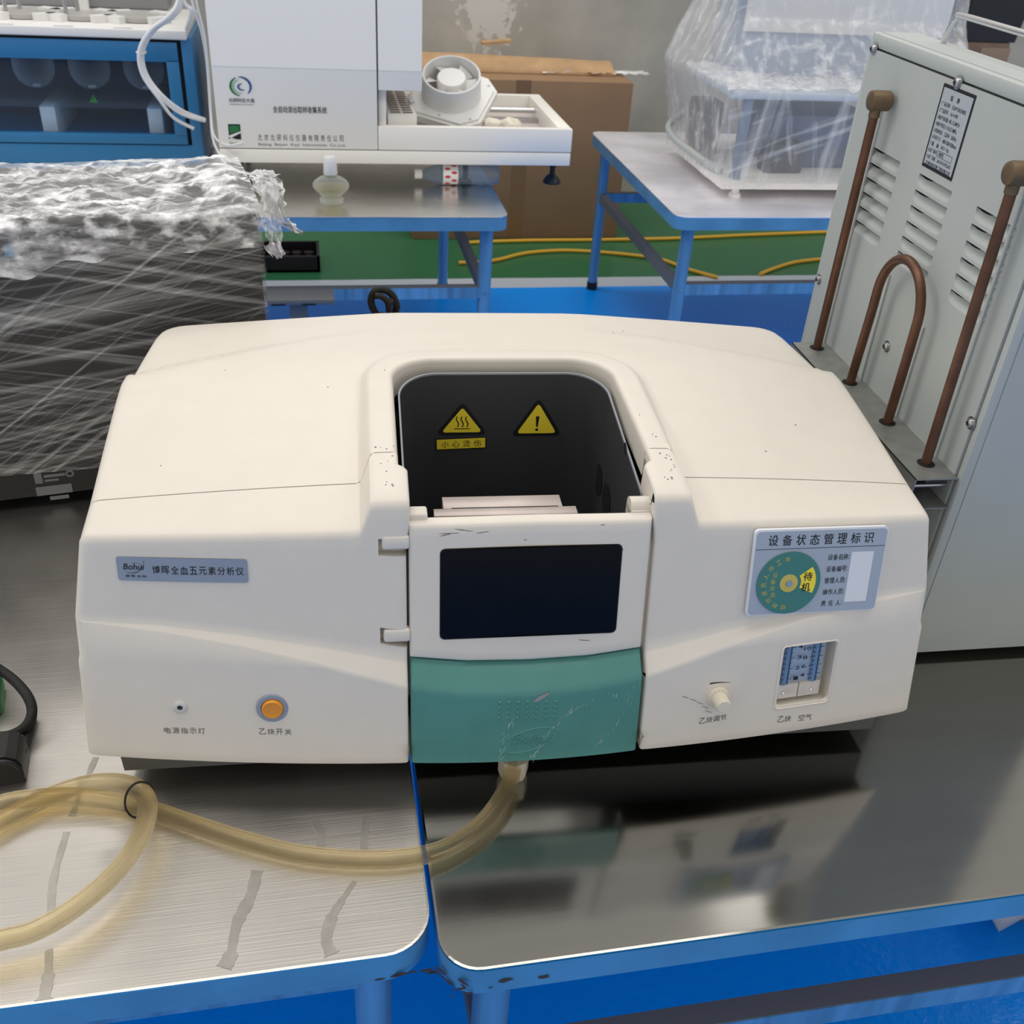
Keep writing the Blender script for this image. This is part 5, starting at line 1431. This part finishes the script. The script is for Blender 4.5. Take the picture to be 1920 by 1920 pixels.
# bundle of white tubing hanging over the bath corner
tb0 = Vector(ony(340, 0, BY - .05))
TB = thing('tubing_bundle', 'bundle of thin white plastic tubing draped over the blue bath corner', 'tubing', tb0)
def tv(px, py, Y): return Vector(ony(px, py, Y)) - tb0
for k, (pts, r_) in enumerate((
    ([(345, -60, BY - .02), (338, 0, BY - .04), (322, 28, BY - .06), (285, 55, BY - .07), (264, 95, BY - .08), (270, 135, BY - .08), (300, 180, BY - .08), (340, 212, BY - .06), (385, 226, BY - .04)], .007),
    ([(350, -60, BY - .01), (342, 2, BY - .03), (326, 30, BY - .05), (290, 56, BY - .06), (268, 95, BY - .07), (274, 138, BY - .07), (303, 178, BY - .08), (342, 208, BY - .06), (384, 224, BY - .03)], .006),
    ([(340, -60, BY - .03), (334, 0, BY - .05), (316, 30, BY - .075), (281, 58, BY - .085), (261, 96, BY - .09), (267, 140, BY - .09), (298, 185, BY - .09), (325, 220, BY - .06), (363, 241, BY - .04)], .0055),
    ([(352, -50, BY + .0), (362, 10, BY - .02), (378, 60, BY - .02), (388, 120, BY - .03), (394, 200, BY - .05), (400, 262, BY - .10), (418, 300, BY - .15), (428, 312, BY - .165)], .004),
    ([(358, -50, BY + .0), (370, 12, BY - .02), (384, 70, BY - .03), (392, 150, BY - .04), (396, 215, BY - .06), (402, 255, BY - .10), (425, 272, BY - .15), (456, 268, BY - .16)], .0035),
    ([(335, -40, BY - .01), (346, 5, BY - .03), (360, 20, BY - .04), (352, 45, BY + .0), (345, 60, BY + .03)], .006))):
    MB().tube(spline([tv(*p) for p in pts], 8), r_, 10).build('tube', WTUBE, TB, 60)
MB().tube([tv(265, 98, BY - .08) + Vector((.014 * math.cos(t), .012 * math.sin(t), .002 * math.sin(t))) for t in np.linspace(0, 2 * PI, 16)[:-1]], .002, 6, closed=True).build('tie', IVORY, TB)

# ------------------------------------------------------------------ cardboard boxes at the wall
m_ = MB(); BX = thing('cardboard_box', 'large brown cardboard box standing on green floor by the wall', 'box', (.47, 4.765, 0))
MB().box((0, 0, 0), (1.025, .44, .735), r=.004).build('carton', CARDBOARD, BX, 30)
MB().box((.47, -.0012, .0), (.54, .001, .735)).build('packing_tape', TAPE, BX, 0)
p = [onz(795, 108, .80), onz(1120, 122, .76)]
FB = thing('folded_cardboard', 'folded flat cardboard with torn plastic lying on the big box', 'cardboard', (.47, 4.93, .736))
def fcard(i, k):
    x = -.03 + 1.0 * i / 40; t = k / 8
    return (x, -.02 + .26 * t, .012 + .055 * math.sin(PI * min(1, t * 1.25)) * (1 - .35 * (x / 1.0)) + .006 * noise.noise((x * 5, t * 4, 1)))
m_ = MB(); m_.grid(fcard, 41, 9); m_.grid(lambda i, k: (fcard(i, k)[0], fcard(i, k)[1], max(.001, fcard(i, k)[2] - .012)), 41, 9, flip=True)
for i_ in (0, 40): m_.add([fcard(i_, k) for k in range(9)] + [(fcard(i_, k)[0], fcard(i_, k)[1], max(.001, fcard(i_, k)[2] - .012)) for k in range(9)], [(k, k + 1, 10 + k, 9 + k) for k in range(8)])
m_.add([fcard(i, 0) for i in range(41)] + [(fcard(i, 0)[0], fcard(i, 0)[1], .001) for i in range(41)], [(i, i + 1, 42 + i, 41 + i) for i in range(40)])
m_.build('folded_sheet', CARDBOARD2, FB, 60)
m_ = MB(); m_.box((.36, .10, .060), (.50, .16, .072), Matrix.Rotation(math.radians(-6), 4, 'Y')); m_.build('loose_flap', CARDBOARD2, FB, 0)
m_ = MB()
m_.grid(lambda i, k: (.62 + .52 * i / 30, -.03 + .10 * k / 6 + .015 * noise.noise((i * .3, k, 3)), .008 + .018 * abs(noise.noise((i * .35, k * .8, 6)))), 31, 7); m_.build('torn_plastic', FILMTOP, FB, 180)

# yellow cables on the green floor
def fl(px, py): return Vector(onz(px, py, .009))
for nm, pts in (('yellow cable lying straight along the foot of the big cardboard box', [(860, 457), (900, 454), (1000, 451), (1120, 450), (1270, 447), (1400, 441), (1500, 437), (1600, 433)]),
                ('yellow cable curving forward across the green floor', [(860, 493), (900, 492), (935, 487), (985, 475), (1050, 470), (1110, 472), (1180, 478), (1240, 487), (1290, 505), (1345, 520)])):
    b = fl(*pts[2]); b.z = 0
    MB().tube([p - b for p in spline([fl(*p) for p in pts], 8)], .009, 10).build('yellow_cable', YCABLE, None, 60)
    o_ = bpy.context.scene.collection.objects[-1]; o_.location = b; tag(o_, nm, 'cable')
pts = [(1425, 514), (1450, 504), (1490, 492), (1540, 486)]; b = fl(*pts[1]); b.z = 0
MB().tube([p - b for p in spline([fl(*p) for p in pts], 8)], .009, 10).build('yellow_cable', YCABLE, None, 60)
o_ = bpy.context.scene.collection.objects[-1]; o_.location = b; tag(o_, 'short piece of yellow cable under the rear right table', 'cable')

# things on the floor between the tables
cr = onz(545, 512, 0)
CR = thing('black_crate', 'low black perforated crate on the green floor under the rear table', 'crate', (-.10, 4.33, 0))
m_ = MB(); m_.box((-.55, 0, 0), (.12, .012, .07)); m_.box((-.55, .20, 0), (.12, .212, .07)); m_.box((.108, 0, 0), (.12, .21, .07)); m_.box((-.55, 0, 0), (.12, .21, .01)); m_.build('crate_body', BROWNDARK, CR, 0)
m_ = MB()
for i in range(12):
    for k in range(3): m_.cyl((-.51 + i * .053, .03 + k * .06, .009), (-.51 + i * .053, .03 + k * .06, .04), .022, n=14)
m_.build('crate_cell', BROWNDARK, CR, 40)
sp0 = onz(560, 553, .45)
ST = thing('grey_stand', 'grey metal stand with flat bar top behind the wrapped cabinet', 'stand', (sp0[0], sp0[1], 0))
m_ = MB(); m_.box((-.30, -.045, .435), (.105, .045, .452), r=.003); m_.build('bar_top', GREYMETAL, ST, 30)
m_ = MB()
for k, x in enumerate((-.20, -.06, .03)): m_.box((x - .02, -.046, .4345), (x + .02, -.044, .440))
m_.build('bar_notch', BLACK, ST, 0)
m_ = MB(); m_.add([(-.040, -.03, 0), (.040, -.03, 0), (.040, .03, 0), (-.040, .03, 0), (-.028, -.022, .436), (.022, -.022, .436), (.022, .022, .436), (-.028, .022, .436)], [(3, 2, 1, 0), (4, 5, 6, 7), (0, 1, 5, 4), (1, 2, 6, 5), (2, 3, 7, 6), (3, 0, 4, 7)]); m_.build('post', GREYMETAL, ST, 0)
MB().box((-.13, -.10, 0), (.13, .10, .012), r=.004).build('base_plate', GREYMETAL, ST, 30)
# black mains cable looped up behind the analyzer
lb = Vector(ony(720, 582, 1.62)); lb.z = TZ
LC = thing('mains_cable', 'black mains cable looped upright behind the analyzer', 'cable', lb)
def lv_(px, py, Y=1.62): return Vector(ony(px, py, Y)) - lb
lp_ = [Vector((-.02, -.12, .012)), Vector((.02, -.05, .02)), lv_(742, 600), lv_(744, 575), lv_(735, 553), lv_(718, 543), lv_(701, 548), lv_(696, 568), lv_(706, 590), lv_(725, 615), Vector((.02, .02, .03)), Vector((.10, .05, .014)), Vector((.16, .02, .014))]
MB().tube(spline(lp_, 8), .0062, 10).build('cable_loop', RUBBER, LC, 60)
MB().tube(spline([lv_(703, 555, 1.61), lv_(715, 556, 1.61), lv_(727, 567, 1.61), lv_(730, 590, 1.61), lv_(733, 612, 1.61)], 8), .0055, 10).build('cable_strand', RUBBER, LC, 60)
MB().tube(spline([lv_(728, 570, 1.61), lv_(736, 563, 1.615)], 4), .006, 10).build('cable_knot', RUBBER, LC, 60)

# ------------------------------------------------------------------ film-wrapped open instrument on the rear right table
WI0 = Vector((1.355, 3.21, TZ))
WI = thing('wrapped_instrument', 'white open-frame instrument wrapped in clear film on rear right table', 'instrument', WI0)
def wq(px, py, Y): p = Vector(ony(px, py, Y)); return p - WI0
zb0 = .030
WW, WDp = .80, .60
m_ = MB(); m_.box((0, 0, zb0), (WW, WDp, zb0 + .022), r=.004); m_.build('base_plate', WHITE2, WI, 30)
for fx, fy in ((.065, .03), (.70, .03), (.065, .55)): MB().lathe([(0, 0), (.022, 0), (.020, .010), (.013, .014), (.013, .031), (0, .031)], 20, None, (fx, fy, 0)).build('foot', WHITE, WI)
m_ = MB(); rl = spline([(.03, .10, zb0 + .03), (-.02, .26, zb0 + .055), (-.045, .40, zb0 + .07), (-.03, .52, zb0 + .09), (.06, .62, zb0 + .11)], 8); m_.tube(rl, .012, 12); m_.build('bent_rail', GREYP, WI, 60)
zsh = wq(1450, 185, 3.26).z
for fx in (.05, .60): MB().box((fx, .04, zb0 + .02), (fx + .028, .068, zsh)).build('front_post', mat('blue_grey_post', srgb(130, 146, 166), .4), WI, 0)
MB().box((.0, .03, zsh), (.85, .50, zsh + .022), r=.004).build('shelf', mat('pale_blue_shelf', srgb(206, 216, 226), .4), WI, 30)
MB().box((.25, .20, zb0 + .02), (.62, .45, zsh - .08), r=.01).build('motor_block', mat('blue_grey_motor', srgb(96, 112, 140), .5, var=.2, vscale=9), WI, 30)
MB().box((.20, .12, zb0 + .02), (.34, .2, zb0 + .12), r=.01).build('clamp_block', mat('dark_clamp', srgb(70, 74, 84), .5), WI, 30)
MB().cyl((.05, .30, zb0 + .03), (.05, .30, zb0 + .10), .022, n=20).build('stop_button', BLACK, WI)
MB().box((.03, .38, zb0 + .02), (.12, .50, zb0 + .20), r=.006).build('side_block', mat('dark_block', srgb(84, 80, 80), .5), WI, 30)
MB().box((.12, .30, zsh + .02), (.85, .60, zsh + .48), r=.01).build('upper_cabinet', mat('pale_blue_cabinet', srgb(150, 166, 192), .45, var=.04, vscale=4), WI, 30)
MB().box((.11, .29, zsh + .165), (.86, .31, zsh + .50), r=.004).build('upper_fascia', WHITE, WI, 30)
# film skin: a tent from the base corners over shelf corners up to the cabinet top
m_ = MB()
LV = [(zb0 + .004, [(-.004, -.004), (WW, -.006), (WW + .01, WDp), (0, WDp)]), (zsh * .55, [(.0, .008), (WW, .008), (WW + .02, WDp * .9), (-.02, WDp)]), (zsh + .03, [(-.02, .02), (.86, .02), (.87, WDp), (-.06, WDp)]), (zsh + .22, [(.04, .20), (.87, .20), (.87, WDp), (.02, WDp)]), (zsh + .52, [(.09, .28), (.87, .28), (.87, WDp), (.08, WDp)])]
per = 90; rows_ = []
zz = [LV[0][0] + (LV[-1][0] - LV[0][0]) * k / 50 for k in range(51)]
for z in zz:
    i = max(j for j in range(len(LV)) if LV[j][0] <= z + 1e-9); i = min(i, len(LV) - 2); t = (z - LV[i][0]) / (LV[i + 1][0] - LV[i][0]); t_ = t
    cs = [((1 - t_) * a[0] + t_ * b[0], (1 - t_) * a[1] + t_ * b[1]) for a, b in zip(LV[i][1], LV[i + 1][1])]
    row = []
    for k in range(per):
        u = 4 * k / per; j = int(u); f = u - j; a, b = cs[j], cs[(j + 1) % 4]
        x, y = a[0] + (b[0] - a[0]) * f, a[1] + (b[1] - a[1]) * f
        w = .012 * noise.noise((x * 9, y * 9 + z * 3, z * 5)) + .005 * noise.noise((x * 30 + z * 12, y * 30, z * 14))
        nx_, ny_ = [(0, -1), (1, 0), (0, 1), (-1, 0)][j]
        row.append((x + nx_ * abs(w), y + ny_ * abs(w), z))
    rows_.append(row)
m_.grid(lambda i, k: rows_[i][k % per], len(rows_), per + 1); m_.build('wrapping_film', FILMHAZE, WI, 180)
m_ = MB(); m_.grid(lambda i, k: (-.02 + .87 * i / 40, .03 + .45 * k / 24, zsh + .026 + .022 * abs(noise.noise((i * .35, k * .5, 2))) + .02 * abs(noise.noise((i * .8, k * .9, 8)))), 41, 25); m_.build('shelf_film', FILMTOP, WI, 180)

# brown carton and black case behind it
x0_, x1_ = ony(1762, 90, 4.0)[0], ony(1856, 80, 4.0)[0]; zc_ = ony(1820, 68, 4.0)[2]
BC = thing('brown_carton', 'worn brown carton behind the compressor handle', 'carton', (x0_, 3.86, TZ))
MB().box((0, 0, 0), (x1_ - x0_, .26, zc_ - TZ), r=.01).build('carton_body', BROWNCLOTH, BC, 30)
MB().box((.09, -.004, zc_ - TZ - .09), (x1_ - x0_ + .003, .01, zc_ - TZ - .02), Matrix.Rotation(math.radians(0), 4, 'Y'), r=.003).build('carton_flap', mat('carton_flap_tan', srgb(148, 124, 104), .8), BC, 30)
x2_, x3_ = ony(1778, 30, 4.0)[0], ony(1870, 50, 4.0)[0]
KC = thing('black_case', 'black case standing on the brown carton, cut by the top picture edge', 'case', (x2_, 3.86, zc_ + .0005))
m_ = MB(); m_.add([(0, -.0, 0), (x3_ - x2_, 0, 0), (x3_ - x2_ + .05, 0, .4), (-.0, 0, .4), (0, .26, 0), (x3_ - x2_, .26, 0), (x3_ - x2_ + .05, .26, .4), (0, .26, .4)], [(0, 1, 2, 3), (7, 6, 5, 4), (1, 0, 4, 5), (2, 1, 5, 6), (3, 2, 6, 7), (0, 3, 7, 4)]); m_.build('case_body', BLACK, KC, 0)
MB().box((.02, -.006, .18), (.12, 0, .20), r=.002).build('case_handle', RUBBER, KC)

# crumpled clear bag on the floor at the right
bgp = onz(1935, 1722, .2)
PBg = MB()
def bagf(i, k):
    a = PI * i / 16; b = 2 * PI * k / 30; d = Vector((math.sin(a) * math.cos(b), math.sin(a) * math.sin(b), math.cos(a)))
    rr = .16 * (1 + .5 * noise.noise(d * 2.2) + .25 * noise.noise(d * 5))
    return (d.x * rr, d.y * rr, .10 + max(-.10, d.z * rr * .9))
PBg.grid(bagf, 17, 31)
o_ = PBg.build('plastic_bag', mat('white_bag', srgb(214, 212, 210), .35, bump=.8, bscale=30), None, 180)
tag(o_, 'crumpled white plastic bag on the blue floor under the right table edge', 'bag'); o_.location = (1.30, 1.0, 0.0)
bpy.data.objects.remove(_to); bpy.data.curves.remove(_tc)
